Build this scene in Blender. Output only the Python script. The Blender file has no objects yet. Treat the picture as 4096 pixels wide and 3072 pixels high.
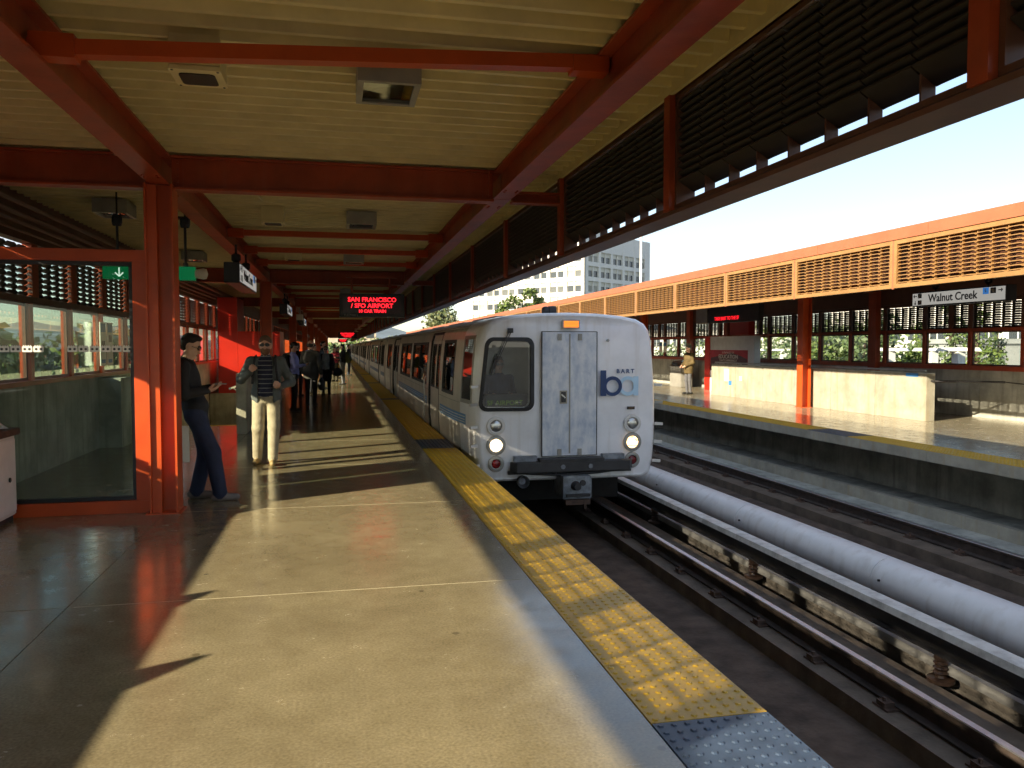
import bpy, bmesh, math, random
import numpy as np
from mathutils import Vector, Matrix
R = math.radians
scene = bpy.context.scene
COL = scene.collection
random.seed(7); np.random.seed(7)

# ------------------------------------------------------------------ camera
cam_d = bpy.data.cameras.new('camera'); cam = bpy.data.objects.new('camera', cam_d); COL.objects.link(cam)
cam_d.sensor_width = 36.0; cam_d.lens = 28.125; cam_d.clip_start = 0.05; cam_d.clip_end = 20000
cam.location = (0, 0, 1.62); cam.rotation_euler = (R(90-2.648), 0, R(-12.292))
scene.camera = cam
# ------------------------------------------------------------------ sun and sky
SUN = Vector((1.0, 0.50, -0.44)).normalized()            # direction in which the light travels
el = math.asin(-SUN.z); az = math.atan2(-SUN.x, -SUN.y)   # compass bearing of the sun, clockwise from +Y
world = bpy.data.worlds.new('World'); scene.world = world; world.use_nodes = True
nt = world.node_tree; nt.nodes.clear()
sky = nt.nodes.new('ShaderNodeTexSky'); sky.sky_type = 'NISHITA'; sky.sun_disc = False
sky.sun_elevation = el; sky.sun_rotation = az; sky.altitude = 40; sky.air_density = 1.0; sky.dust_density = 0.6; sky.ozone_density = 1.2
bg = nt.nodes.new('ShaderNodeBackground'); bg.inputs[1].default_value = 0.095
tc = nt.nodes.new('ShaderNodeTexCoord'); mp = nt.nodes.new('ShaderNodeMapping'); mp.inputs['Scale'].default_value = (1.0, 1.0, 3.5)
nz = nt.nodes.new('ShaderNodeTexNoise'); nz.inputs['Scale'].default_value = 2.2; nz.inputs['Detail'].default_value = 7; nz.inputs['Roughness'].default_value = 0.55
rp = nt.nodes.new('ShaderNodeValToRGB'); rp.color_ramp.elements[0].position = 0.48; rp.color_ramp.elements[1].position = 0.66
rp.color_ramp.elements[0].color = (.18, .18, .18, 1); rp.color_ramp.elements[1].color = (.9, .9, .9, 1)
mx = nt.nodes.new('ShaderNodeMixRGB'); mx.inputs[2].default_value = (3.9, 4.1, 4.4, 1)      # thin high cloud over the whole sky
out = nt.nodes.new('ShaderNodeOutputWorld')
L = nt.links.new
L(tc.outputs['Generated'], mp.inputs[0]); L(mp.outputs[0], nz.inputs['Vector']); L(nz.outputs['Fac'], rp.inputs[0]); L(rp.outputs[0], mx.inputs[0])
L(sky.outputs[0], mx.inputs[1]); L(mx.outputs[0], bg.inputs[0]); L(bg.outputs[0], out.inputs[0])
sd = bpy.data.lights.new('sun', 'SUN'); sd.energy = 5.0; sd.angle = R(0.53); sd.color = (1.0, 0.86, 0.62)
so = bpy.data.objects.new('sun', sd); COL.objects.link(so); so.rotation_euler = SUN.to_track_quat('-Z', 'Y').to_euler(); so.location = (-30, -20, 30)
vs = scene.view_settings; vs.view_transform = 'Standard'; vs.look = 'None'; vs.exposure = 1.42; vs.gamma = 1; vs.use_curve_mapping = False
scene.cycles.use_denoising = True; scene.cycles.max_bounces = 6; scene.cycles.diffuse_bounces = 3; scene.cycles.glossy_bounces = 3
scene.cycles.use_adaptive_sampling = True; scene.cycles.adaptive_threshold = 0.028; scene.cycles.adaptive_min_samples = 24
scene.cycles.transparent_max_bounces = 16; scene.cycles.sample_clamp_indirect = 6
scene.cycles.caustics_reflective = False; scene.cycles.caustics_refractive = False

# ------------------------------------------------------------------ materials
MAT = {}
def nodes(name):
    m = bpy.data.materials.new(name); m.use_nodes = True; MAT[name] = m
    t = m.node_tree; b = t.nodes['Principled BSDF']
    return m, t, b
def surf(name, col, rough=0.5, metal=0.0, var=0.12, scale=4.0, bump=0.0, bscale=60.0, col2=None, spec=0.5, rvar=0.0, stretch=(1,1,1), streak=0.0, streakcol=(.1,.08,.06), coat=0.0, contrast=(0.35,0.65)):
    """plain paint / concrete / metal: two-tone noise, optional fine bump, rain streaks and uneven gloss"""
    m, t, b = nodes(name); N = t.nodes.new; K = t.links.new
    tc = N('ShaderNodeTexCoord'); mp = N('ShaderNodeMapping'); mp.inputs['Scale'].default_value = stretch; K(tc.outputs['Object'], mp.inputs[0])
    n = N('ShaderNodeTexNoise'); n.inputs['Scale'].default_value = scale; n.inputs['Detail'].default_value = 6; n.inputs['Roughness'].default_value = .62; K(mp.outputs[0], n.inputs['Vector'])
    r = N('ShaderNodeValToRGB'); r.color_ramp.elements[0].position, r.color_ramp.elements[1].position = contrast
    c = np.array(col); c2 = np.array(col2) if col2 is not None else c*(1-var)
    r.color_ramp.elements[0].color = (*(c2 if col2 is not None else c2), 1); r.color_ramp.elements[1].color = (*(c if col2 is not None else np.minimum(c*(1+var*.6), 1)), 1)
    K(n.outputs['Fac'], r.inputs[0]); last = r.outputs[0]
    if streak:
        mp2 = N('ShaderNodeMapping'); mp2.inputs['Scale'].default_value = (5, 5, .35); K(tc.outputs['Object'], mp2.inputs[0])
        n2 = N('ShaderNodeTexNoise'); n2.inputs['Scale'].default_value = 1.6; n2.inputs['Detail'].default_value = 5; K(mp2.outputs[0], n2.inputs['Vector'])
        r2 = N('ShaderNodeValToRGB'); r2.color_ramp.elements[0].position = .52; r2.color_ramp.elements[1].position = .78
        r2.color_ramp.elements[0].color = (0,0,0,1); r2.color_ramp.elements[1].color = (streak,)*3+(1,)
        K(n2.outputs['Fac'], r2.inputs[0]); x = N('ShaderNodeMixRGB'); x.inputs[2].default_value = (*streakcol, 1)
        K(r2.outputs[0], x.inputs[0]); K(last, x.inputs[1]); last = x.outputs[0]
    K(last, b.inputs['Base Color']); b.inputs['Roughness'].default_value = rough; b.inputs['Metallic'].default_value = metal
    b.inputs['Specular IOR Level'].default_value = spec
    if coat: b.inputs['Coat Weight'].default_value = coat; b.inputs['Coat Roughness'].default_value = .15
    if rvar:
        mr = N('ShaderNodeMapRange'); mr.inputs['To Min'].default_value = max(.02, rough-rvar); mr.inputs['To Max'].default_value = rough+rvar
        n3 = N('ShaderNodeTexNoise'); n3.inputs['Scale'].default_value = scale*2.3; n3.inputs['Detail'].default_value = 4; K(mp.outputs[0], n3.inputs['Vector']); K(n3.outputs['Fac'], mr.inputs['Value']); K(mr.outputs[0], b.inputs['Roughness'])
    if bump:
        n4 = N('ShaderNodeTexNoise'); n4.inputs['Scale'].default_value = bscale; n4.inputs['Detail'].default_value = 4; K(mp.outputs[0], n4.inputs['Vector'])
        bp = N('ShaderNodeBump'); bp.inputs['Strength'].default_value = bump; bp.inputs['Distance'].default_value = .02; K(n4.outputs['Fac'], bp.inputs['Height']); K(bp.outputs[0], b.inputs['Normal'])
    return m
def glass(name, tint=(.9,.95,.93), refl=1.0, rough=0.01, base=0.03):
    m, t, b = nodes(name); N = t.nodes.new; K = t.links.new; t.nodes.remove(b)
    tr = N('ShaderNodeBsdfTransparent'); tr.inputs[0].default_value = (*tint, 1)
    gl = N('ShaderNodeBsdfGlossy'); gl.inputs['Roughness'].default_value = rough; gl.inputs['Color'].default_value = (1,1,1,1)
    lw = N('ShaderNodeLayerWeight'); lw.inputs[0].default_value = .5; fr = N('ShaderNodeMath'); fr.operation = 'POWER'; fr.inputs[1].default_value = 4.0; K(lw.outputs['Facing'], fr.inputs[0])
    ma = N('ShaderNodeMath'); ma.operation = 'MULTIPLY_ADD'; ma.inputs[1].default_value = refl; ma.inputs[2].default_value = base; ma.use_clamp = True
    mi = N('ShaderNodeMixShader'); K(fr.outputs[0], ma.inputs[0]); K(ma.outputs[0], mi.inputs[0]); K(tr.outputs[0], mi.inputs[1]); K(gl.outputs[0], mi.inputs[2]); K(mi.outputs[0], t.nodes['Material Output'].inputs[0])
    return m
def emit(name, col, s):
    m, t, b = nodes(name); b.inputs['Base Color'].default_value = (*[c*.3 for c in col], 1); b.inputs['Emission Color'].default_value = (*col, 1); b.inputs['Emission Strength'].default_value = s
    m.cycles.emission_sampling = 'NONE'
    return m

# polished platform concrete, worn and uneven
def floor_mat(name, a, b2, rough):
    m, t, b = nodes(name); N = t.nodes.new; K = t.links.new
    tc = N('ShaderNodeNewGeometry')
    n1 = N('ShaderNodeTexNoise'); n1.inputs['Scale'].default_value = .9; n1.inputs['Detail'].default_value = 8; n1.inputs['Roughness'].default_value = .65; K(tc.outputs['Position'], n1.inputs['Vector'])
    n2 = N('ShaderNodeTexNoise'); n2.inputs['Scale'].default_value = 70; n2.inputs['Detail'].default_value = 3; K(tc.outputs['Position'], n2.inputs['Vector'])
    n3 = N('ShaderNodeTexNoise'); n3.inputs['Scale'].default_value = 5; n3.inputs['Detail'].default_value = 9; n3.inputs['Roughness'].default_value = .7; K(tc.outputs['Position'], n3.inputs['Vector'])
    r = N('ShaderNodeValToRGB'); r.color_ramp.elements[0].position = .3; r.color_ramp.elements[1].position = .7; r.color_ramp.elements[0].color = (*b2, 1); r.color_ramp.elements[1].color = (*a, 1); K(n1.outputs['Fac'], r.inputs[0])
    r2 = N('ShaderNodeValToRGB'); r2.color_ramp.elements[0].position = .28; r2.color_ramp.elements[1].position = .72; r2.color_ramp.elements[0].color = (.62,.62,.62,1); r2.color_ramp.elements[1].color = (1.0,1.0,1.0,1); K(n2.outputs['Fac'], r2.inputs[0])
    r3 = N('ShaderNodeValToRGB'); r3.color_ramp.elements[0].position = .33; r3.color_ramp.elements[1].position = .62; r3.color_ramp.elements[0].color = (.86,.85,.83,1); r3.color_ramp.elements[1].color = (1,1,1,1); K(n3.outputs['Fac'], r3.inputs[0])
    x = N('ShaderNodeMixRGB'); x.blend_type = 'MULTIPLY'; x.inputs[0].default_value = 1; K(r.outputs[0], x.inputs[1]); K(r2.outputs[0], x.inputs[2])
    y = N('ShaderNodeMixRGB'); y.blend_type = 'MULTIPLY'; y.inputs[0].default_value = 1; K(x.outputs[0], y.inputs[1]); K(r3.outputs[0], y.inputs[2])
    # gum spots and scuffs
    v = N('ShaderNodeTexVoronoi'); v.inputs['Scale'].default_value = 2.1; K(tc.outputs['Position'], v.inputs['Vector'])
    rv = N('ShaderNodeValToRGB'); rv.color_ramp.elements[0].position = .035; rv.color_ramp.elements[1].position = .05; rv.color_ramp.elements[0].color = (.8,.8,.8,1); rv.color_ramp.elements[1].color = (0,0,0,1); K(v.outputs['Distance'], rv.inputs[0])
    z = N('ShaderNodeMixRGB'); z.inputs[2].default_value = (*[c*.45 for c in b2], 1); K(rv.outputs[0], z.inputs[0]); K(y.outputs[0], z.inputs[1])
    K(z.outputs[0], b.inputs['Base Color'])
    mr = N('ShaderNodeMapRange'); mr.inputs['From Min'].default_value = .3; mr.inputs['From Max'].default_value = .7; mr.inputs['To Min'].default_value = rough-.09; mr.inputs['To Max'].default_value = rough+.12; K(n3.outputs['Fac'], mr.inputs['Value']); K(mr.outputs[0], b.inputs['Roughness'])
    bp = N('ShaderNodeBump'); bp.inputs['Strength'].default_value = .05; bp.inputs['Distance'].default_value = .006; K(n3.outputs['Fac'], bp.inputs['Height']); K(bp.outputs[0], b.inputs['Normal'])
    b.inputs['Specular IOR Level'].default_value = .9; b.inputs['Coat Weight'].default_value = .2; b.inputs['Coat Roughness'].default_value = .12
    return m
floor_mat('floor', (.40,.34,.205), (.265,.22,.13), .18)
floor_mat('floor_far', (.48,.43,.31), (.36,.32,.23), .20)
surf('concrete', (.42,.39,.29), .8, var=.3, scale=2.2, bump=.25, bscale=35, streak=.55, streakcol=(.13,.11,.075))
surf('concrete_grey', (.42,.42,.37), .8, var=.3, scale=2.0, bump=.3, bscale=35, streak=.6, streakcol=(.10,.10,.085))
surf('concrete_pale', (.35,.33,.265), .75, var=.22, scale=2.5, bump=.25, bscale=30, streak=.6, streakcol=(.33,.24,.11))
surf('concrete_dark', (.13,.115,.10), .85, var=.4, scale=3, bump=.3, bscale=30, streak=.5, streakcol=(.03,.028,.025))
surf('joint_pale', (.46,.40,.26), .7, var=.2)
surf('concrete_dark2', (.20,.20,.17), .85, var=.4, scale=2, bump=.3, bscale=30, streak=.7, streakcol=(.05,.05,.042))
surf('ballast', (.105,.075,.055), .9, var=.45, scale=3.5, bump=.4, bscale=25)
surf('plinth', (.15,.115,.085), .85, var=.35, scale=3.0, bump=.3, bscale=30)
surf('curb_white', (.26,.26,.26), .7, var=.15, scale=4, bump=.08, bscale=30)
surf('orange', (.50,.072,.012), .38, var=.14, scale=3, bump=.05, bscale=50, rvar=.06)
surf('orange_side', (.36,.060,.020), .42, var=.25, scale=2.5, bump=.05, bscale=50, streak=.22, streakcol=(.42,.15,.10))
surf('orange_trim', (.37,.110,.050), .5, var=.1, scale=2)
surf('ochre', (.30,.160,.056), .5, var=.15, scale=4)
surf('brown', (.11,.045,.026), .5, var=.2, scale=5)
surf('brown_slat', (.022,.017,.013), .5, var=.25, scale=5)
surf('cream', (.76,.66,.37), .45, var=.12, scale=2.5, rvar=.08, bump=.05, bscale=30)
surf('red_paint', (.52,.02,.008), .35, var=.12, scale=1.6, rvar=.1)
surf('yellow', (.66,.40,.022), .42, var=.25, scale=5, bump=.08, bscale=60, col2=(.52,.32,.03))
surf('yellow_edge', (.42,.30,.05), .6, var=.3, scale=5)
surf('tactile_black', (.045,.07,.12), .42, var=.35, scale=6)  # blue of the reflected sky put into the black tile colour
surf('rail_steel', (.06,.045,.038), .55, metal=.4, var=.35, scale=8, bump=.1)
surf('rail_head', (.75,.75,.80), .38, metal=1.0, var=.15, scale=10)
surf('rust', (.10,.06,.042), .8, var=.4, scale=12, bump=.2)
surf('pipe_white', (.78,.79,.80), .42, var=.06, scale=3, streak=.35, streakcol=(.35,.30,.24))
surf('cover_white', (.60,.60,.57), .55, var=.3, scale=6, contrast=(.3,.55), streak=.3, streakcol=(.25,.2,.13))
surf('insulator', (.05,.03,.022), .3, var=.2)
surf('black', (.012,.012,.013), .45, var=.3)
surf('rubber', (.02,.02,.022), .6, var=.3)
surf('dark_metal', (.045,.043,.045), .5, metal=.3, var=.3)
surf('grey_metal', (.33,.32,.29), .45, metal=.2, var=.15)
surf('steel', (.55,.55,.53), .28, metal=1.0, var=.15)
surf('white', (.78,.78,.77), .5, var=.08)
surf('white_plastic', (.70,.68,.64), .4, var=.08)
surf('train_white', (.88,.88,.90), .30, var=.10, scale=1.6, rvar=.06, streak=.38, streakcol=(.50,.43,.34), coat=.2)
surf('train_side', (.58,.54,.46), .38, metal=.15, var=.14, scale=1.2, rvar=.08, streak=.25, streakcol=(.28,.24,.18))
surf('train_roof', (.42,.43,.43), .45, metal=.2, var=.2)
surf('train_door', (.68,.70,.74), .38, metal=.15, var=.2, scale=6.5, col2=(.42,.48,.59), stretch=(1,1,.55), contrast=(.36,.6))
surf('train_under', (.02,.019,.018), .8, var=.4)
surf('coupler', (.22,.24,.27), .5, metal=.5, var=.4, scale=9)
surf('seat', (.05,.10,.20), .7)
surf('train_inside', (.30,.29,.26), .6)
surf('stripe_blue', (.10,.32,.62), .4); surf('stripe_dark', (.03,.10,.20), .4)
surf('logo_navy', (.012,.045,.16), .4, var=.1); surf('logo_sky', (.50,.72,.90), .4, var=.05)
surf('sign_white', (.80,.79,.74), .45, var=.05); surf('sign_black', (.02,.022,.03), .4); surf('sign_blue', (.05,.22,.55), .4); emit('sign_green', (.0,.22,.07), .16); emit('sign_lit', (.75,.85,.75), .45)
surf('poster_red', (.40,.012,.03), .35, var=.25, scale=3); surf('poster_dark', (.06,.012,.02), .35, var=.3, scale=3); surf('poster_grey', (.66,.70,.76), .35, var=.1)
surf('poster_dark2', (.03,.008,.012), .3); surf('office', (.74,.72,.67), .8, var=.06); surf('office_recess', (.62,.60,.52), .8, var=.1)
surf('office_glass', (.05,.06,.07), .12, var=.4, scale=.15, spec=.8)
surf('office_blind', (.34,.33,.28), .5, var=.2, scale=.2); surf('office_mid', (.13,.14,.14), .2, var=.4, scale=.15); surf('asphalt', (.055,.055,.055), .9, var=.3, scale=.4); surf('lawn', (.07,.10,.03), .95, var=.4, scale=.3)
surf('hill', (.13,.17,.20), 1.0, var=.25, scale=.01)  # distance haze put into the blue-grey colour
surf('building_tan', (.5,.42,.32), .8, var=.1, scale=.5); surf('building_grey', (.32,.33,.34), .7, var=.1, scale=.5)
surf('bark', (.09,.065,.045), .9, var=.4, scale=8, bump=.4)
for i, c in enumerate([(.12,.17,.035), (.08,.125,.04), (.16,.17,.07), (.13,.175,.075)]): surf('leaf%d' % i, c, .55, var=.4, scale=1.5)
glass('pane', (.92,.95,.93), 1.0); glass('screen_glass', (.80,.88,.83), 1.15, base=.02); glass('train_glass', (.28,.27,.24), 1.0, base=.05); glass('cab_glass', (.72,.78,.76), 1.1, base=.10); glass('lamp_glass', (.8,.85,.8), 1.2, base=.1)
emit('led_red', (1.0, .012, .022), 1.3); emit('led_dim', (.9, .012, .02), .9); emit('led_orange', (1.0, .22, .008), .9); emit('led_green', (.35, .6, .05), .03)
surf('lamp_red', (.16,.01,.012), .2); emit('headlamp', (1.0, .74, .42), 4.0); emit('headlamp_dim', (1.0, .62, .28), 2.2)
for nm_, st_ in (('headlamp', 5.0), ('headlamp_dim', 3.2)):      # fluted lens: bright bulb seen through uneven ribs
    t_ = MAT[nm_].node_tree; b_ = t_.nodes['Principled BSDF']; tc_ = t_.nodes.new('ShaderNodeTexCoord'); mp_ = t_.nodes.new('ShaderNodeMapping'); mp_.inputs['Scale'].default_value = (9, 1, 38)
    nz_ = t_.nodes.new('ShaderNodeTexNoise'); nz_.inputs['Scale'].default_value = 1.0; mr_ = t_.nodes.new('ShaderNodeMapRange'); mr_.inputs['From Min'].default_value = .35; mr_.inputs['From Max'].default_value = .65; mr_.inputs['To Min'].default_value = .25; mr_.inputs['To Max'].default_value = st_
    t_.links.new(tc_.outputs['Object'], mp_.inputs[0]); t_.links.new(mp_.outputs[0], nz_.inputs['Vector']); t_.links.new(nz_.outputs['Fac'], mr_.inputs['Value']); t_.links.new(mr_.outputs[0], b_.inputs['Emission Strength'])
emit('sign_face_glow', (.80,.78,.72), .16); emit('sign_blue_glow', (.05,.25,.70), .22); emit('tube', (1.0, .95, .75), 2.0)  # name sign faces and blue symbol given an added glow to brighten them
# ------------------------------------------------------------------ mesh helpers
def wloc(o):
    v = Vector((0, 0, 0))
    while o is not None: v += o.location; o = o.parent
    return v
class MB:
    def __init__(s): s.v = []; s.f = []; s.mi = []
    def add(s, vs, fs, mi=0):
        b = len(s.v); s.v += [tuple(p) for p in vs]; s.f += [tuple(b+i for i in f) for f in fs]; s.mi += [mi]*len(fs); return s
    def box(s, x0, x1, y0, y1, z0, z1, mi=0):
        return s.add([(x0,y0,z0),(x1,y0,z0),(x1,y1,z0),(x0,y1,z0),(x0,y0,z1),(x1,y0,z1),(x1,y1,z1),(x0,y1,z1)], [(3,2,1,0),(4,5,6,7),(0,1,5,4),(1,2,6,5),(2,3,7,6),(3,0,4,7)], mi)
    def bar(s, p, q, w, h, mi=0, up=(0,0,1)):
        p = Vector(p); q = Vector(q); d = (q-p).normalized(); u = Vector(up); r = d.cross(u)
        if r.length < 1e-4: r = d.cross(Vector((1,0,0)))
        r.normalize(); u = r.cross(d); r = r*w/2; u = u*h/2
        return s.add([p-r-u,p+r-u,p+r+u,p-r+u,q-r-u,q+r-u,q+r+u,q-r+u], [(0,1,2,3),(7,6,5,4),(0,4,5,1),(1,5,6,2),(2,6,7,3),(3,7,4,0)], mi)
    def prism(s, poly, ax, a, b, mi=0):
        n = len(poly)
        mk = {'x': lambda t,p:(t,p[0],p[1]), 'y': lambda t,p:(p[0],t,p[1]), 'z': lambda t,p:(p[0],p[1],t)}[ax]
        vs = [mk(a,p) for p in poly]+[mk(b,p) for p in poly]
        fs = [(i,(i+1)%n,n+(i+1)%n,n+i) for i in range(n)]+[tuple(range(n))[::-1], tuple(range(n,2*n))]
        return s.add(vs, fs, mi)
    def cyl(s, p, q, r0, r1=None, n=12, mi=0, caps=True):
        r1 = r0 if r1 is None else r1; p = Vector(p); q = Vector(q); d = (q-p).normalized(); a = d.orthogonal().normalized(); b = d.cross(a)
        vs = [p+(a*math.cos(2*math.pi*i/n)+b*math.sin(2*math.pi*i/n))*r0 for i in range(n)]+[q+(a*math.cos(2*math.pi*i/n)+b*math.sin(2*math.pi*i/n))*r1 for i in range(n)]
        fs = [(i,(i+1)%n,n+(i+1)%n,n+i) for i in range(n)]
        if caps: fs += [tuple(range(n))[::-1], tuple(range(n,2*n))]
        return s.add(vs, fs, mi)
    def tube(s, pts, r, n=8, mi=0):
        for a, b in zip(pts[:-1], pts[1:]): s.cyl(a, b, r, n=n, mi=mi)
        return s
    def lathe(s, prof, c=(0,0,0), n=16, ax='z', mi=0):
        c = Vector(c); vs = []; fs = []
        for r, h in prof:
            for i in range(n):
                t = 2*math.pi*i/n; u, w = r*math.cos(t), r*math.sin(t)
                vs.append(c+Vector({'z':(u,w,h),'y':(u,h,w),'x':(h,u,w)}[ax]))
        for k in range(len(prof)-1):
            for i in range(n): fs.append((k*n+i, k*n+(i+1)%n, (k+1)*n+(i+1)%n, (k+1)*n+i))
        return s.add(vs, fs, mi)
    def mesh(s, name, mats, off=(0,0,0), bevel=0.0, smooth=False, fix=True):
        me = bpy.data.meshes.new(name); ox, oy, oz = off
        me.from_pydata([(x-ox,y-oy,z-oz) for x,y,z in s.v], [], s.f)
        for m in (mats if isinstance(mats, (list, tuple)) else [mats]): me.materials.append(MAT[m])
        me.polygons.foreach_set('material_index', s.mi)
        if fix or bevel:
            bm = bmesh.new(); bm.from_mesh(me)
            if fix: bmesh.ops.recalc_face_normals(bm, faces=bm.faces)
            if bevel: bmesh.ops.bevel(bm, geom=list(bm.edges), offset=bevel, segments=2, affect='EDGES', clamp_overlap=True)
            bm.to_mesh(me); bm.free()
        if smooth:
            me.polygons.foreach_set('use_smooth', [True]*len(me.polygons))
            try: me.set_sharp_from_angle(angle=R(38))
            except Exception: pass
        me.update(); return me
    def build(s, name, mats, parent=None, **kw):
        off = wloc(parent) if parent else (0,0,0)
        return inst(s.mesh(name, mats, off, **kw), name, parent)
def inst(me, name, parent=None, loc=(0,0,0), rz=0.0, world=False):
    o = bpy.data.objects.new(name, me); COL.objects.link(o)
    if world and parent: loc = Vector(loc)-wloc(parent)
    o.location = loc; o.rotation_euler = (0,0,rz)
    if parent: o.parent = parent
    return o
def tag(o, label, cat, group=None):
    o['label'] = label; o['category'] = cat
    if group: o['group'] = group
    return o
def struct(o): o['kind'] = 'structure'; return o
def stuff(o): o['kind'] = 'stuff'; return o
def thing(name, label, cat, loc=(0,0,0), group=None, rz=0.0):
    o = bpy.data.objects.new(name, None); COL.objects.link(o); o.location = loc; o.rotation_euler = (0,0,rz); o.empty_display_size = .2
    return tag(o, label, cat, group)
def copy_tree(o, parent=None, depth=9):
    c = o.copy(); COL.objects.link(c); c.parent = parent
    if depth:
        for ch in list(o.children): copy_tree(ch, c, depth-1)
    return c
def text(name, s, size, mat, parent, loc, face, ext=.002, align='CENTER', sx=1.0, bold=0.0):
    """flat lettering; face: '-y' '+x' '-x' is the side it is read from; loc is world"""
    cu = bpy.data.curves.new(name, 'FONT'); cu.body = s; cu.size = size; cu.extrude = ext; cu.align_x = align; cu.align_y = 'CENTER'; cu.offset = bold; cu.resolution_u = 3
    t = bpy.data.objects.new(name, cu); COL.objects.link(t)
    dg = bpy.context.evaluated_depsgraph_get(); me = bpy.data.meshes.new_from_object(t.evaluated_get(dg)); bpy.data.objects.remove(t)
    me.materials.clear(); me.materials.append(MAT[mat])
    rot = {'-y': Matrix.Rotation(R(90),4,'X'), '+x': Matrix.Rotation(R(90),4,'Z')@Matrix.Rotation(R(90),4,'X'), '-x': Matrix.Rotation(R(-90),4,'Z')@Matrix.Rotation(R(90),4,'X')}[face]
    me.transform(rot@Matrix.Diagonal((sx,1,1,1)))
    return inst(me, name, parent, loc, world=True)
# ------------------------------------------------------------------ key lines of the station (metres, platform top z = 0, Y along the tracks)
EDGE = 1.85; TW = .55; LW = -3.75; FX = 2.38; PITCH = 2.9; G0 = 8.4; YEND = 150.0
FE = 9.0; FFX = 8.85; CX = 3.44; RZ = -1.0; FCX = 7.50

# ------------------------------------------------------------------ ground far below the viaduct
g = MB().add([(-6000,-6000,-7),(6000,-6000,-7),(6000,6000,-7),(-6000,6000,-7)], [(0,1,2,3)])
struct(g.build('ground', 'asphalt'))
lw = MB()
for x0,x1,y0,y1 in ((30,75,10,330),(-90,-14,20,300)): lw.add([(x0,y0,-6.99),(x1,y0,-6.99),(x1,y1,-6.99),(x0,y1,-6.99)], [(0,1,2,3)])
struct(lw.build('lawn', 'lawn'))

# ------------------------------------------------------------------ near platform: body, slabs with real joints, tactile edge
SWY0, SWY1 = 17.4, 25.2        # stairwell
p = MB(); p.box(LW-.3, EDGE-.02, -8, SWY0, -.42, -.03); p.box(-1.84, EDGE-.02, SWY0, SWY1, -.42, -.03); p.box(LW-.3, EDGE-.02, SWY1, YEND, -.42, -.03)
p.box(LW-.3, EDGE-.35, -8, SWY0, -7, -.42); p.box(-1.84, EDGE-.35, SWY0, SWY1, -7, -.42); p.box(LW-.3, EDGE-.35, SWY1, YEND, -7, -.42)
plat = struct(p.build('platform', 'concrete_dark'))
def slabs(parent, rects, mat, name='floor_slab', gap=.006):
    cache = {}
    for x0,x1,y0,y1 in rects:
        k = (round(x1-x0,3), round(y1-y0,3))
        if k not in cache:
            m = MB(); a,b = k; m.prism([(gap/2,gap/2),(a-gap/2,gap/2),(a-gap/2,b-gap/2),(gap/2,b-gap/2)], 'z', -.028, 0); cache[k] = m.mesh(name, mat)
        inst(cache[k], name, parent, (x0,y0,0))
rects = []
ys = [-3.38+2.92*i for i in range(54)]
for i,(a,b) in enumerate(zip(ys[:-1], ys[1:])):
    rects.append((-1.66,1.30,a,b))
    if b <= 17.1 or a >= 25.2: rects.append((LW,-1.66,a,b))
rects += [(LW,-1.66,17.06,17.38),(-1.84,-1.66,17.4,25.2)]
slabs(plat, rects, 'floor')
jm = MB().box(-2.9,0,-.0035,.0035,-.01,.0008).mesh('joint_strip','joint_pale')
for y in ys[1:22]: inst(jm,'joint_strip',plat,(1.28,y,0))
yb = MB(); yb.prism([(EDGE-.02,-.42),(EDGE,-.42),(EDGE,-.004),(EDGE-.02,-.004)], 'y', -6, YEND); yb.build('platform_edge', 'yellow_edge', plat)
def dome_tile(lx, ly, mat, nx=9, ny=10, hi=True):
    m = MB(); g = .003
    m.box(g, lx-g, g, ly-g, -.03, .004)
    for i in range(nx):
        for j in range(ny):
            cx = (i+.5)*lx/nx; cy = (j+.5)*ly/ny; r0, r1 = .0165, .010
            n = 6
            vs = [(cx+r0*math.cos(2*math.pi*k/n), cy+r0*math.sin(2*math.pi*k/n), .0039) for k in range(n)]+[(cx+r1*math.cos(2*math.pi*k/n), cy+r1*math.sin(2*math.pi*k/n), .0095) for k in range(n)]
            m.add(vs, [(k,(k+1)%n,n+(k+1)%n,n+k) for k in range(n)]+[tuple(range(n,2*n))])
    return m.mesh('tactile_tile', mat)
ty = dome_tile(TW, .635, 'yellow'); tb = dome_tile(TW, .635, 'tactile_black')
tf = MB().box(.003, TW-.003, .003, .632, -.03, .005).mesh('tactile_tile', 'yellow'); tfb = MB().box(.003, TW-.003, .003, .632, -.03, .005).mesh('tactile_tile', 'tactile_black')
for i in range(-10, 225):
    y = 3.16+.635*i
    dark = (i in (-1,-2)) or (y > 12 and (i-16) % 18 in (0,)) or i == 15
    me = (tb if dark else ty) if i < 75 else (tfb if dark else tf)
    inst(me, 'tactile_tile', plat, (EDGE-TW, y, 0))
# stairwell and stairs
st = MB()
for k in range(20): st.box(LW, -1.84, SWY0+.28*k, SWY0+.28*(k+1), -3.9, -.17*(k+1))
stairs = thing('staircase', 'concrete staircase going down through the platform beside the window wall', 'stairs', (-2.8, SWY0, -3.9))
st.build('steps', 'concrete_dark', stairs)
MB().box(LW+.02, -1.86, SWY0-.045, SWY0+.02, -.10, .006).build('nosing', 'yellow', stairs)
MB().box(LW+.02, -1.84, SWY1-.02, SWY1+.25, -6.5, .24).build('end_wall', 'concrete', stairs)
w = MB(); w.box(-1.84, -1.66, 15.5, 25.1, .0, 1.13); w.box(-1.838, -1.662, 17.42, 25.2, -4, .0)
par = w.build('stair_parapet', 'concrete', bevel=.012); tag(par, 'concrete parapet wall alongside the stair opening behind the walking man', 'parapet')
hr = thing('stair_handrail', 'steel tube handrail on the left side of the concrete stair parapet', 'handrail', (-1.92, 15.6, 0))
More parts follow.
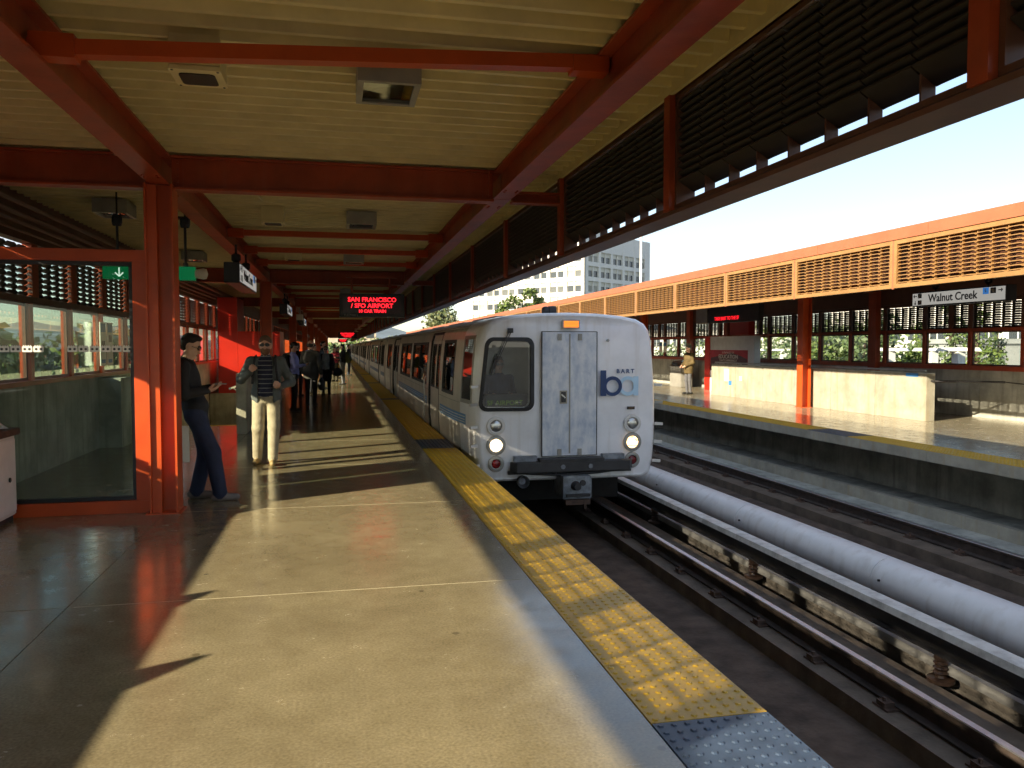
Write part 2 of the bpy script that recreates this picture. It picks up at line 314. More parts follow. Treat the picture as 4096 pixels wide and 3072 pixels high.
MB().tube([(-1.93,15.35,.86),(-1.93,17.4,.86),(-1.93,23.5,-2.6)], .02).build('rail', 'steel', hr)
for y in (15.7,17.2): MB().cyl((-1.93,y,.86),(-1.84,y,.80), .012, n=6).build('bracket', 'steel', hr)
# red painted elevator block at the end of the stairs
eb = thing('elevator_block', 'bright red painted wall block above the stair opening', 'wall', (-2.7, 25.2, 0))
MB().box(-3.48, -2.92, 25.17, 26.9, .241, 3.1).build('tall_panel', 'red_paint', eb); 
for a,b2 in ((-2.915,-2.31),(-2.305,-1.70)): MB().box(a, b2, 25.17, 26.9, .241, 2.09).build('panel', 'red_paint', eb)

# ------------------------------------------------------------------ tracks
tb_ = MB(); tb_.box(EDGE-.3, FE+1.4, -12, 260, -7, -1.36)
bed = struct(tb_.build('track_bed', 'ballast'))
for x0,x1 in ((4.02,4.86),(2.2,3.0),(6.2,7.1),(7.95,8.75)): MB().box(x0,x1,-12,260,-1.359,-1.2).build('plinth','plinth',bed)
cw = MB()
for i in range(30): cw.box(4.98,5.29,-9+9.0*i,-9+9.0*(i+1)-.012,-1.13,-1.05)
cw.build('curb','curb_white',bed); MB().box(5.10,5.27,-9,260,-1.359,-1.131).build('curb_gap_shade','concrete_dark',bed)  # dark recessed face standing in for the shaded gap beneath the curb
def rail(x, label):
    t = thing('rail', label, 'rail', (x,0,-1.2), 'running rails')
    prof = [(-.07,-1.185),(.07,-1.185),(.07,-1.172),(.012,-1.155),(.012,-1.05),(.035,-1.04),(.035,-1.012),(-.035,-1.012),(-.035,-1.04),(-.012,-1.05),(-.012,-1.155),(-.07,-1.172)]
    MB().prism([(x+a,z) for a,z in prof],'y',-12,260).build('web','rail_steel',t)
    MB().prism([(x-.034,-1.013),(x+.034,-1.013),(x+.03,-1.0),(x-.03,-1.0)],'y',-12,260).build('head','rail_head',t)
    f = MB(); f.box(-.17,.17,-.09,.09,-.0,.016)
    for s in (-1,1): f.box(s*.12-.045,s*.12+.045,-.05,.05,.016,.055); f.cyl((s*.13,0,.05),(s*.13,0,.085),.016,n=6)
    me = f.mesh('fastener','rust')
    for i in range(-6,60): inst(me,'fastener',t,(0,5.38+.96*i,.0))
rail(CX-.838,'steel running rail under the platform overhang, hidden by the train'); rail(CX+.845,'dark steel running rail with polished top beside the third rail')
rail(FCX-.838,'steel running rail behind the fat white pipe'); rail(FCX+.86,'rusty brown running rail beneath the opposite platform')
def fix_rail_parent(): pass
# third rail with white cover board
t3 = thing('third_rail','third rail under a white cover board on ribbed insulators','third rail',(4.95,0,-1.2))
MB().prism([(4.89,-.97),(5.01,-.97),(5.01,-.955),(4.97,-.94),(4.97,-.86),(5.0,-.85),(5.0,-.80),(4.9,-.80),(4.9,-.85),(4.93,-.86),(4.93,-.94),(4.89,-.955)],'y',-10,240).build('conductor','dark_metal',t3)
for i in range(18):
    y0 = -9+3.05*i*2; MB().prism([(4.86,-.79),(4.875,-.79),(4.885,-.745),(5.03,-.745),(5.07,-.83),(5.085,-.83),(5.04,-.73),(4.875,-.73)],'y',y0,y0+6.09).build('cover_board','cover_white',t3)
MB().box(5.045,5.06,-10,240,-.90,-.84).build('cover_lip','dark_metal',t3)
im = MB(); im.lathe([(.0,0),(.11,0),(.11,.03),(.05,.04),(.045,.06)]+[(.065 if k%2 else .045,.06+.02*k) for k in range(6)]+[(.05,.18),(.06,.2),(.06,.24),(0,.24)],n=12)
im = im.mesh('insulator','insulator',smooth=True)
for i in range(-4,40): inst(im,'insulator',t3,(0,5.71+3.12*i,0))
# white pipe
pc = (5.98,-.97); pipe = thing('cable_pipe','fat white pipe running between the two tracks','pipe',(pc[0],0,-1.36))
for i in range(-3,60):
    y0 = 7.7+3.1*i; mb = MB().cyl((pc[0],y0+.008,pc[1]),(pc[0],y0+3.092,pc[1]),.25,n=28); mb.cyl((pc[0],y0+3.07,pc[1]),(pc[0],y0+3.12,pc[1]),.243,n=28)
    mb.build('pipe_length','pipe_white',pipe,smooth=True)
    for k in (2.95,): MB().cyl((pc[0]-.235,y0+k,pc[1]+.05),(pc[0]-.262,y0+k,pc[1]+.055),.014,n=6).build('screw','black',pipe)
    MB().box(pc[0]-.2,pc[0]+.2,y0+1.4,y0+1.52,-1.36,-1.15).build('support','black',pipe)

# ------------------------------------------------------------------ opposite platform
q = MB(); q.box(FE+.02,20,-2,140,-.17,-.03); q.box(FE+1.0,20,-2,140,-7,-.17)
fp = struct(q.build('opposite_platform','concrete_dark'))
r2 = []
for i in range(36):
    a = 1.6+2.92*i
    for x0,x1 in ((FE+TW,11.0),(11.0,14.5),(14.5,16)): r2.append((x0,x1,a,a+2.92))
slabs(fp, r2, 'floor_far')
l = MB()
for i in range(44): l.box(FE,FE+.02,-2+3.2*i,-2+3.2*i+3.19,-.17,-.004)
l.build('edge_beam','concrete_pale',fp)
for i in range(-10,190):
    y = 8.35+.635*i; dark = i in (7,8)
    inst(tfb if (dark and False) else (tb if dark else (ty if i<30 else tf)),'tactile_tile',fp,(FE,y,0))
w = MB()
for i in range(44): w.box(FE+.93,FE+1.0,-2+3.6*i,-2+3.6*i+3.59,-1.36,-.17)
w.build('under_wall','concrete_dark2',fp)
MB().box(9.2,9.32,-12,200,-1.358,-.93).build('kerb','concrete_pale',bed); MB().box(9.321,9.92,-12,200,-1.358,-.945).build('cable_trough','concrete_dark2',bed); MB().box(8.752,9.199,-12,200,-1.358,-1.12).build('walkway','concrete_grey',bed)

# ------------------------------------------------------------------ louvre panel meshes (one module wide, local: along +y from 0, z from 0 up)
def slat_mesh(L, cells, h, depth, mat, mirror=1, dish=1.0):
    """one louvre blade: a row of slightly dished plates, each turned down at its ends"""
    m = MB(); c = L/cells; e = c*.13; d = depth*mirror
    for i in range(cells):
        a = i*c+.006; b = (i+1)*c-.006
        pts = [(a,-.014*dish),(a+e*.7,.002*dish),(a+1.6*e,.006*dish),(b-1.6*e,.006*dish),(b-e*.7,.002*dish),(b,-.014*dish)]
        vs = []
        for yy,zz in pts: vs += [(0,yy,zz),(d,yy,zz+h),(d,yy,zz+h-.010),(0,yy,zz-.010)]
        fs = []
        for k in range(len(pts)-1):
            o = 4*k
            fs += [(o,o+1,o+5,o+4),(o+1,o+2,o+6,o+5),(o+2,o+3,o+7,o+6),(o+3,o,o+4,o+7)]
        fs += [(0,3,2,1),(20,21,22,23)]
        m.add(vs,fs)
    return m.mesh('slat',mat)
def louvre(parent, x, y0, z0, z1, L, rows, cells, mats, mirror=1, depth=.075, frame=.055, slat=None, fins=True, gap_top=0.0, gap_bot=0.0, tilt=.62, dish=1.0):
    """panel frame as part, slats and fins as its sub-parts"""
    fm, sm = mats; d = depth
    f = MB(); xa, xb = sorted((x-.012*mirror, x+(d+.012)*mirror))
    if frame:
        f.box(xa,xb,y0,y0+frame,z0,z1); f.box(xa,xb,y0+L-frame,y0+L,z0,z1); f.box(xa,xb,y0+frame,y0+L-frame,z0,z0+frame); f.box(xa,xb,y0+frame,y0+L-frame,z1-frame,z1)
    fr = f.build('louvre_panel',fm,parent)
    a0 = z0+frame+gap_bot; a1 = z1-frame-gap_top; dz = (a1-a0)/rows
    key = (round(L-2*frame,3),cells,round(dz,3),sm,mirror,depth,tilt)
    if key not in louvre.cache: louvre.cache[key] = slat_mesh(L-2*frame,cells,dz*tilt,depth,sm,mirror,dish)
    for k in range(rows): inst(louvre.cache[key],'slat',fr,(x,y0+frame,a0+dz*(k+(.28 if tilt > 0 else .72))),world=True)
    if fins:
        c = (L-2*frame)/cells; kf = ('fin',round(z1-z0-2*frame,3),fm)
        if kf not in louvre.cache: louvre.cache[kf] = MB().box(d*.35*mirror,d*.95*mirror,-.006,.006,0,z1-z0-2*frame).mesh('fin',fm)
        for k in range(1,cells): inst(louvre.cache[kf],'fin',fr,(x+.003*mirror,y0+frame+c*k,z0+frame),world=True)
    return fr
louvre.cache = {}

# ------------------------------------------------------------------ near canopy
can = thing('platform_canopy','long canopy of red steel beams, cream ribbed deck and louvred fascia over the boarding platform','canopy',(0,8.4,0))
DZ = 3.48
# ribbed steel deck in sheets, ribs across the platform
RIB = .215; NR = 9
def deck_sheet(x0,x1,mat):
    pr = []; 
    for k in range(NR):
        o = k*RIB; pr += [(o,.11),(o+.115,.11),(o+.135,0),(o+.175,0),(o+RIB-.014,.11)]
    m = MB(); n = len(pr)
    m.add([(x0,y,z) for y,z in pr]+[(x1,y,z) for y,z in pr],[(i,i+1,n+i+1,n+i) for i in range(n-1)])
    m.add([(x0,0,.125),(x1,0,.125),(x1,NR*RIB,.125),(x0,NR*RIB,.125)],[(0,1,2,3)])
    m.box(x0,x1,NR*RIB-.010,NR*RIB-.001,.05,.109)
    return m.mesh('deck_sheet',mat,fix=False)
ds = deck_sheet(-4.2,2.36,'cream')
for i in range(79): inst(ds,'deck_sheet',can,(0,-4.6+NR*RIB*i,DZ),world=True)
MB().box(-4.3,2.62,-4.7,148,DZ+.135,DZ+.18).build('roof_cover','grey_metal',can)
MB().box(2.345,2.375,-4.6,148,DZ-.055,DZ+.13).build('deck_trim','cream',can)
def ibeam(m, p, q, h, w, t=.022, tw=.014):
    """I section along p->q, p and q on its bottom centre line"""
    p = Vector(p); q = Vector(q)
    m.bar(p+Vector((0,0,t/2)),q+Vector((0,0,t/2)),w,t); m.bar(p+Vector((0,0,h-t/2)),q+Vector((0,0,h-t/2)),w,t); m.bar(p+Vector((0,0,h/2)),q+Vector((0,0,h/2)),tw,h-2*t)
GL, GR = -1.66, 1.72
for x in (GL,GR):
    for i in range(14):
        y0 = G0-PITCH*4+PITCH*4*i
        if y0 > 140: break
        m = MB(); ibeam(m,(x,y0+.012,3.185),(x,y0+PITCH*4-.012,3.185),.29,.19)
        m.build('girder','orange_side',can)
for i in range(12):
    y = G0+PITCH*4*i
    m = MB()
    for a,b in ((LW-.2,GL-.1),(GL+.1,GR-.1)): ibeam(m,(a,y,3.145),(b,y,3.145),.325,.17)
    ibeam(m,(GR+.1,y,3.145),(FX-.04,y,3.145),.12,.13)
    m.bar((GL,y,3.20),(GL,y,3.46),.16,.012); 
    m.box(GR-.16,GR-.14,y-.1,y-.075,3.2,3.46)
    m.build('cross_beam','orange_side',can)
bolt = MB().cyl((0,0,0),(0,-.014,0),.013,n=6).mesh('bolt','orange_side'); boltx = MB().cyl((0,0,0),(.014,0,0),.013,n=6).mesh('bolt','orange_side'); boltz = MB().cyl((0,0,0),(0,0,-.012),.013,n=6).mesh('bolt','orange_side')
for i in range(4):
    y = G0+PITCH*4*i
    for x,sg in ((GL+.155,1),(GR-.155,-1)):
        pl = MB().box(x-.05,x+.05,y-.016,y-.008,3.19,3.44).build('splice_plate','orange_side',can)
        for zz in (3.23,3.29,3.35,3.41): inst(bolt,'bolt',pl,(x,y-.016,zz),world=True)
    for x in (GL,GR):
        for yy in (-.5,-.42,.42,.5):
            for dx in (-.06,.06): inst(boltz,'bolt',can,(x+dx,y+yy,3.185),world=True)
for y in [-.7,4.95,13.1,15.3,17.5,23.4,26.1,28.8,35,38,41]:
    z0_,z1_ = (3.265,3.425) if y == 4.95 else (3.39,3.39)
    m = MB().bar((GL+.02,y,z0_),(GR-.02,y,z1_),.095,.085)
    for s,x,zz in ((1,GL,z0_),(-1,GR,z1_)): m.box(min(x+.03*s,x+.26*s),max(x+.03*s,x+.26*s),y-.062,y+.062,max(zz-.075,3.21),min(zz+.075,3.45))
    m.build('tie_bar','orange',can)
# fascia: posts, louvre panels seen from behind, bottom channel
for k in range(-3,48):
    y = G0+PITCH*k
    MB().box(FX-.035,FX+.05,y-.05,y+.05,2.602,3.43).build('fascia_post','orange_side',can)
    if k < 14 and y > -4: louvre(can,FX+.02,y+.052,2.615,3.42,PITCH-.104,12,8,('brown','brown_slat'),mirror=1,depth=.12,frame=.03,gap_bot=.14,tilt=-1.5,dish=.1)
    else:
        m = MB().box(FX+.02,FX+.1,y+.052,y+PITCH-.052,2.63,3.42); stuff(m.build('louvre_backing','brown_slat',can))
MB().prism([(FX-.02,2.572),(FX+.2,2.572),(FX+.2,2.60),(FX+.185,2.60),(FX+.185,2.585),(FX-.005,2.585),(FX-.005,2.60),(FX-.02,2.60)],'y',-4.5,148).build('fascia_channel','brown',can)
MB().box(FX+.175,FX+.215,-4.5,148,3.42,3.66).build('fascia_trim','orange_trim',can)
# columns
def column(x,y,z1,label,mat='orange',w=.26,z0=0):
    t = thing('column',label,'column',(x,y,z0),'columns along '+('the opposite platform' if x>5 else 'the boarding platform'))
    m = MB(); h = w/2; m.box(-h,-h+.02,-h,h,0,z1); m.box(h-.02,h,-h,h,0,z1); m.box(-h+.02,h-.02,-.02,.02,0,z1)
    me = m.mesh('shaft',mat); inst(me,'shaft',t)
    inst(MB().box(-h-.03,h+.03,-h-.03,h+.03,-.002,.014).mesh('base_plate',mat),'base_plate',t)
    return t
c1 = column(GL,8.37,3.18,'sunlit orange steel column at the end of the glass screen')
# boxed face plates of the first column as seen in the photo
inst(MB().box(-.13,-.02,-.105,-.085,0,3.17).mesh('face_plate','orange'),'face_plate',c1)
column(GL,20.0,3.18,'orange steel column rising behind the walking man')
for i in range(2,12): column(GL,8.4+11.6*i,3.18,'red steel column standing farther down the crowded platform')

# ------------------------------------------------------------------ window wall on the left
ww = thing('window_wall','concrete wall topped by red framed windows and louvres along the boarding platform','wall',(LW,10,0))
PY0, MP = 11.13, 1.55
for a,b in [(-8+2.9*i,-8+2.9*(i+1)) for i in range(55)]:
    lo = -4 if 17 < b < 28 else 0
    MB().box(LW-.2,LW,a+.004,b-.004,lo,1.14).build('concrete_panel','concrete_grey' if b<18 else 'concrete',ww)
MB().box(LW-.02,LW+.34,13.9,14.5,0,1.12).build('pier','concrete_grey',ww)
MB().box(LW-.24,LW+.035,-8,150,1.142,1.20).build('sill','orange_side',ww)
MB().box(LW-.10,LW-.0,-8,150,2.17,2.25).build('head_rail','brown',ww)
MB().box(LW-.14,LW-.0,-8,150,2.925,3.02).build('top_rail','brown',ww)
MB().box(LW-.30,LW-.01,-8,150,3.03,3.56).build('header','brown',ww)
ms = MB().box(-.13,.0,-.055,.055,0,.968).mesh('mullion','orange'); ps_ = MB().box(-.12,-.01,-.11,.11,0,.675).mesh('stud','orange_side')
pn = MB().box(-.068,-.060,.055,MP-.055,.03,.94).mesh('pane','pane'); gk = MB()
for a,b,c,d in ((.055,.085,.0,.968),(MP-.085,MP-.055,.0,.968)): gk.box(-.085,-.045,a,b,c,d)
gk.box(-.085,-.045,.085,MP-.085,0,.035); gk.box(-.085,-.045,.085,MP-.085,.933,.968); gk = gk.mesh('gasket','brown')
for k in range(-7,80):
    y = PY0+MP*k
    if y > 7.6 or y < .2: inst(ms,'mullion',ww,(LW,y,1.20),world=True)
    if y > 7.6:
        if y < 60: inst(gk,'gasket',ww,(LW,y,1.20),world=True)
        inst(pn,'pane',ww,(LW,y,1.20),world=True)
    inst(ps_,'stud',ww,(LW,y+.2,2.25),world=True)
    if k < 18: louvre(ww,LW-.06,y+.312,2.252,2.90,MP-.224,9,4,('brown','brown_slat'),mirror=-1,depth=.06,frame=0,gap_top=.0,fins=True,tilt=-.3 if y < 5.5 else -.56)
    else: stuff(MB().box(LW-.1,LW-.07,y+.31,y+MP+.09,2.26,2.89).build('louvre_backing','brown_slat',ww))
for a_,b_ in ((7.45,7.84),(8.22,9.05)): MB().box(LW-.11,LW-.03,a_,b_,1.20,2.17).build('sun_block_panel','orange_side',ww)  # unseen panels added to shade the leaning man and the floor beyond
for y,hh_ in ((3.98,.10),(2.75,.16)): MB().prism([(y-.15,1.20),(y+.12,1.20),(y+.10,1.20+hh_)],'x',LW-.05,LW-.0).build('shadow_stub','orange',ww)  # unseen stubs made up to cast the spiked floor shadows
# conduits along the top of the wall
for i,(x,z,r) in enumerate([(-3.2,3.12,.03),(-3.3,3.05,.025),(-3.38,2.99,.03),(-3.46,3.10,.022),(-3.5,2.94,.02)]):
    tag(MB().cyl((x,-4,z),(x,24,z),r,n=8).build('conduit','brown',smooth=True),['fat brown conduit nearest the room along the wall top','brown conduit second from the room along the wall top','fat brown conduit in the middle of the wall top bundle','thin brown conduit above the wall top bundle','thin brown conduit lowest in the wall top bundle'][i],'conduit','conduits along the window wall')
# ------------------------------------------------------------------ train
PROF = [(1.36,-.42),(1.47,-.37),(1.53,-.15),(1.555,.15),(1.565,.45),(1.56,.78),(1.545,1.10),(1.52,1.42),(1.485,1.74),(1.44,1.88),(1.36,1.98),(1.22,2.05),(.95,2.10),(.5,2.135),(0,2.145)]
def hx(z):
    for (x0,z0),(x1,z1) in zip(PROF[:-1],PROF[1:]):
        if z0 <= z <= z1: return x0+(x1-x0)*(z-z0)/(z1-z0)
    return PROF[0][0] if z < PROF[0][1] else 0
SC = [(0,.875),(.06,.905),(.16,.918),(.6,.94),(1.5,.985),(2.4,1.0)]
def sc(y):
    if y >= 2.4: return 1.0
    for (a,s),(b,t) in zip(SC[:-1],SC[1:]):
        if a <= y <= b: return s+(t-s)*(y-a)/(b-a)
    return SC[0][1]
def sx(y,z,lead,off=0.0): return hx(z)*(sc(y) if lead else 1.0)+off
def frange(a,b,step):
    n = max(1,int(math.ceil((b-a)/step-1e-6))); return [a+(b-a)*i/n for i in range(n+1)]
def patch(m,side,y0,y1,z0,z1,off,lead,thick=.012,sy=.5,sz=.2,mi=0):
    """curved sheet following the body side"""
    ysl = frange(y0,y1,sy); zl = sorted(set([z0,z1]+[z for _,z in PROF if z0 < z < z1]))
    ny, nz_ = len(ysl), len(zl); vs = []
    for o in (off,off-thick):
        for y in ysl:
            for z in zl: vs.append((side*sx(y,z,lead,o),y,z))
    fs = []; B = ny*nz_
    for i in range(ny-1):
        for j in range(nz_-1):
            a = i*nz_+j; fs += [(a,a+nz_,a+nz_+1,a+1),(B+a,B+a+1,B+a+nz_+1,B+a+nz_)]
    for i in range(ny-1):
        a = i*nz_; fs.append((a,B+a,B+a+nz_,a+nz_)); a += nz_-1; fs.append((a,a+nz_,B+a+nz_,B+a))
    for j in range(nz_-1):
        a = j; fs.append((a,a+1,B+a+1,B+a)); a = (ny-1)*nz_+j; fs.append((a,B+a,B+a+1,a+1))
    return m.add(vs,fs,mi)
def ring(m,side,y0,y1,z0,z1,w,off,lead,thick=.02):
    patch(m,side,y0,y0+w,z0,z1,off,lead,thick); patch(m,side,y1-w,y1,z0,z1,off,lead,thick); patch(m,side,y0+w,y1-w,z0,z0+w,off,lead,thick); patch(m,side,y0+w,y1-w,z1-w,z1,off,lead,thick)
def car_parts(t, LEN, lead, wins, doors, detail=True):
    """t: thing at the car's front centre, z = 0; y local runs back along the car"""
    def put(m,name,mats,parent=None,**k): 
        me = m.mesh(name,mats,**k); return inst(me,name,parent or t)
    ystart = 1.15 if lead else .12
    for side in (-1,1):
        body = MB()
        cuts = sorted(set([ystart,LEN-.12]+[v for a,b,_,_ in wins for v in (a,b)]+[v for a,b in doors for v in (a,b)]))
        for a,b in zip(cuts[:-1],cuts[1:]):
            if a < ystart: continue
            mid = (a+b)/2
            w = [w for w in wins if w[0] <= mid <= w[1]]; d = [d for d in doors if d[0] <= mid <= d[1]]
            if d: segs = [(1.86,1.98)]
            elif w: segs = [(-.42,w[0][2]),(w[0][3],1.98)]
            else: segs = [(-.42,1.98)]
            for z0,z1 in segs: patch(body,side,a,b,z0,z1,0,lead,thick=.05,sy=.6)
        shell = put(body,'side_wall','train_side',smooth=False)
    rf = MB(); top = [(x,z) for x,z in PROF if z >= 1.979]; loop = [(-x,z) for x,z in top]+[(x,z) for x,z in top[::-1]][1:]
    yl = [ystart,1.5,2.4,LEN-.12] if lead else [.12,LEN-.12]
    vs = [(x*(sc(y) if lead else 1),y,z) for y in yl for x,z in loop]; n = len(loop)
    rf.add(vs,[(k*n+i,k*n+i+1,(k+1)*n+i+1,(k+1)*n+i) for k in range(len(yl)-1) for i in range(n-1)])
    roof = put(rf,'roof',['train_roof'],smooth=True)
    rr = MB()
    for y in frange(3.0,LEN-3,4.5)[:-1]: rr.box(-.55,.55,y,y+2.6,2.10,2.20)
    put(rr,'roof_unit','train_roof',roof)
    fl = MB().box(-1.5,1.5,ystart,LEN-.12,-.15,-.02); fl.box(-1.45,1.45,ystart+.02,LEN-.14,1.93,1.95)
    for y in ((LEN-.13,LEN-.12) if lead else (.12,.13),(LEN-.14,LEN-.13)): fl.add([(-1.4,y[0],-.4),(1.4,y[0],-.4),(1.45,y[0],1.95),(-1.45,y[0],1.95)],[(0,1,2,3)])
    put(fl,'interior','train_inside')
    stt = MB()
    for a,b,_,_ in wins:
        if b-a < 1.5 or a < 2.5: continue
        for y in frange(a+.3,b-.3,.95):
            for s in (-1,1): stt.box(min(s*.62,s*1.42),max(s*.62,s*1.42),y,y+.12,-.02,1.0); stt.box(min(s*.62,s*1.42),max(s*.62,s*1.42),y,y+.5,.3,.45)
    if stt.v: put(stt,'seats','seat')
    un = MB().box(-1.25,1.25,1.3,LEN-.6,-.95,-.38)
    for y in (3.2,5.4,LEN-5.4,LEN-3.2):
        for s in (-1,1): un.cyl((s*.76,y,-.60),(s*.9,y,-.60),.40,n=20)
    put(un,'underframe','train_under')
    bw = MB().box(-.9,.9,LEN-.12,LEN+.12,-.3,1.9); put(bw,'bellows','rubber')
    for a,b,z0,z1 in wins:
        for side in ((-1,1)):
            m = MB(); patch(m,side,a+.02,b-.02,z0+.02,z1-.02,-.022,lead,.008); pane = put(m,'window','train_glass')
            if detail or side < 0:
                m = MB(); ring(m,side,a-.025,b+.025,z0-.025,z1+.025,.055,.006,lead,.03)
                if b-a > 1.4:
                    mid = (a+b)/2; patch(m,side,mid-.025,mid+.025,z0,z1,.004,lead,.03)
                put(m,'gasket','rubber',pane)
    for a,b in doors:
        for side in (-1,1):
            mid = (a+b)/2
            for y0,y1 in ((a+.03,mid-.008),(mid+.008,b-.03)):
                m = MB(); w0,w1,zz0,zz1 = y0+.12,y1-.12,.82,1.66
                for ya,yb,za,zb in ((y0,w0,-.30,1.86),(w1,y1,-.30,1.86),(w0,w1,-.30,zz0),(w0,w1,zz1,1.86)): patch(m,side,ya,yb,za,zb,-.035,lead,.04)
                dr = put(m,'door','train_side')
                m = MB(); patch(m,side,w0,w1,zz0,zz1,-.05,lead,.008); put(m,'window','train_glass',dr)
                if side < 0:
                    m = MB(); ring(m,side,w0-.02,w1+.02,zz0-.02,zz1+.02,.035,-.03,lead,.02); put(m,'gasket','rubber',dr)
            m = MB(); patch(m,side,a-.03,a+.03,-.34,1.9,.003,lead,.1); patch(m,side,b-.03,b+.03,-.34,1.9,.003,lead,.1); patch(m,side,a-.03,b+.03,1.86,1.91,.003,lead,.1); put(m,'door_frame_shade','rubber')  # dark jamb strips stand in for the door pocket shadow
            m = MB(); patch(m,side,a,b,-.40,-.30,.0,lead,.05); put(m,'door_sill','dark_metal')
    return shell
LEN = 21.2
LW_ = [(1.75,3.05,.83,1.72),(5.75,9.2,.83,1.70),(9.75,13.1,.83,1.70),(17.6,20.0,.83,1.70)]
LD = [(3.55,5.25),(14.2,16.6)]
train_front = 11.68
lead = thing('lead_train_car','white faced lead rail car with lit headlamps arriving at the platform','train car',(CX,train_front,0),'cars of the arriving train')
car_parts(lead,LEN,True,LW_,LD)
# nose: one solid lofted shell, hollowed for the cab
def nose():
    full = [(x,z) for x,z in PROF]; loop = [(x,z) for x,z in full]+[(-x,z) for x,z in full[::-1]][1:]
    secs = [(0.0,.862,.05),(.02,.885,.025),(.06,.905,.01),(.16,.918,0),(.6,.94,0),(1.17,.968,0)]
    n = len(loop); vs = []; zc = .86
    for y,s,ins in secs:
        for x,z in loop:
            zz = z-(ins if z > zc else -ins)*min(1,abs(z-zc)/1.0); bow = .05*(1-(x/1.5)**2) if y < .1 else 0
            vs.append((x*s, y+.06-bow if y < .1 else y, zz))
    fs = [(k*n+i,k*n+(i+1)%n,(k+1)*n+(i+1)%n,(k+1)*n+i) for k in range(len(secs)-1) for i in range(n)]
    # front face as strips between mirrored points so the bow stays smooth
    h = n//2
    for i in range(h):
        a,b = i,i+1; c,d = n-1-i,n-2-i
        if b == d: fs.append((a,b,c))
        elif b < d: fs.append((a,b,d,c))
    fs.append(tuple(range((len(secs)-1)*n,len(secs)*n)))
    m = MB().add(vs,fs); me = m.mesh('nose','train_white'); return me
nm = nose(); no = bpy.data.objects.new('nose',nm); COL.objects.link(no)
WX0, WX1, WZ0, WZ1 = -1.40,-.55,.655,1.765       # windscreen in car coordinates
def rrect(x0,x1,z0,z1,r,n=5,skew=0.0):
    pts = []
    for cx,cz,a0 in ((x1-r,z1-r,0),(x0+r,z1-r,90),(x0+r,z0+r,180),(x1-r,z0+r,270)):
        for k in range(n+1):
            a = R(a0+90*k/n); px,pz = cx+r*math.cos(a),cz+r*math.sin(a)
            t = (pz-z0)/(z1-z0); px += skew*t*max(0,(x1-px)/(x1-x0)); pts.append((px,pz))
    return pts
SK = .115
cut = MB().prism(rrect(WX0+.05,WX1-.05,WZ0+.05,WZ1-.05,.10,skew=SK),'y',-.2,.5).mesh('cut','black'); co = bpy.data.objects.new('cut',cut); COL.objects.link(co)
cav = MB().box(-1.28,1.2,.20,1.3,.05,1.9).mesh('cav','black'); cv = bpy.data.objects.new('cav',cav); COL.objects.link(cv)
for ob in (cv,co):
    md = no.modifiers.new('b','BOOLEAN'); md.operation = 'DIFFERENCE'; md.object = ob; md.solver = 'EXACT'
dg = bpy.context.evaluated_depsgraph_get(); nm2 = bpy.data.meshes.new_from_object(no.evaluated_get(dg))
for ob in (no,co,cv): bpy.data.objects.remove(ob)
nm2.materials.clear(); nm2.materials.append(MAT['train_white'])
nm2.polygons.foreach_set('use_smooth',[True]*len(nm2.polygons)); nm2.set_sharp_from_angle(angle=R(30)); nm2.polygons.foreach_set('material_index',[0]*len(nm2.polygons))
nose_o = inst(nm2,'nose',lead)
def put(m,name,mats,parent=None,**k): return inst(m.mesh(name,mats,**k),name,parent or nose_o)
def fy(x): return .06-.05*(1-(x/1.31)**2)
def face_poly(m,pts,y,th=.012,mi=0): m.prism(pts,'y',y-th,y,mi)
# windscreen: gasket ring and pane
o_ = rrect(WX0,WX1,WZ0,WZ1,.13,skew=SK); i_ = rrect(WX0+.055,WX1-.055,WZ0+.055,WZ1-.055,.09,skew=SK); n = len(o_); m = MB()
vs = [(x,fy(x)-.012,z) for x,z in o_]+[(x,fy(x)-.020,z) for x,z in i_]+[(x,fy(x)+.05,z) for x,z in i_]+[(x,fy(x)+.02,z) for x,z in o_]
m.add(vs,[(k*n+i,k*n+(i+1)%n,((k+1)%4)*n+(i+1)%n,((k+1)%4)*n+i) for k in range(4) for i in range(n)]); put(m,'windscreen_gasket','rubber',lead)
m = MB(); m.add([(x,fy(x)+.02,z) for x,z in i_],[tuple(range(n))]); wsn = put(m,'windscreen','cab_glass',lead)
# cab interior: back wall, desk, sunblind, destination sign behind the glass
m = MB().box(-1.25,1.15,1.10,1.14,.05,1.9); put(m,'cab_wall','white_plastic')
m = MB().box(-1.24,-.3,.22,.42,.60,.90); put(m,'cab_desk','dark_metal')
m = MB().box(-1.22,-.58,1.04,1.09,1.38,1.74); put(m,'cab_locker','white_plastic')
text('destination_text','SF AIRPORT',.105,'led_green',wsn,(CX-.98,train_front+.10,.775),'-y',sx=1.0)
# front door
m = MB(); face_poly(m,[(-.425,-.03),(.425,-.03),(.425,1.845),(-.425,1.845)],.016,.02); fd = put(m,'end_door','train_door',lead)
m = MB()
for x0,x1,z0,z1 in ((-.44,-.427,-.04,1.855),(.427,.44,-.04,1.855),(-.427,.427,1.847,1.858),(-.427,.427,-.042,-.031)): face_poly(m,[(x0,z0),(x1,z0),(x1,z1),(x0,z1)],.013,.018)
put(m,'door_seal','rubber',fd)
m = MB(); face_poly(m,[(-.012,0),(.012,0),(.012,1.82),(-.012,1.82)],-.0045,.004); put(m,'door_rib','grey_metal',fd)
for x in (-.16,.16):
    for z in (1.77,.02):
        m = MB(); face_poly(m,[(x-.03,z-.05),(x+.03,z-.05),(x+.03,z+.05),(x-.03,z+.05)],-.004,.02); m.cyl((x,-.03,z),(x,-.02,z),.012,n=8); put(m,'latch','grey_metal',fd)
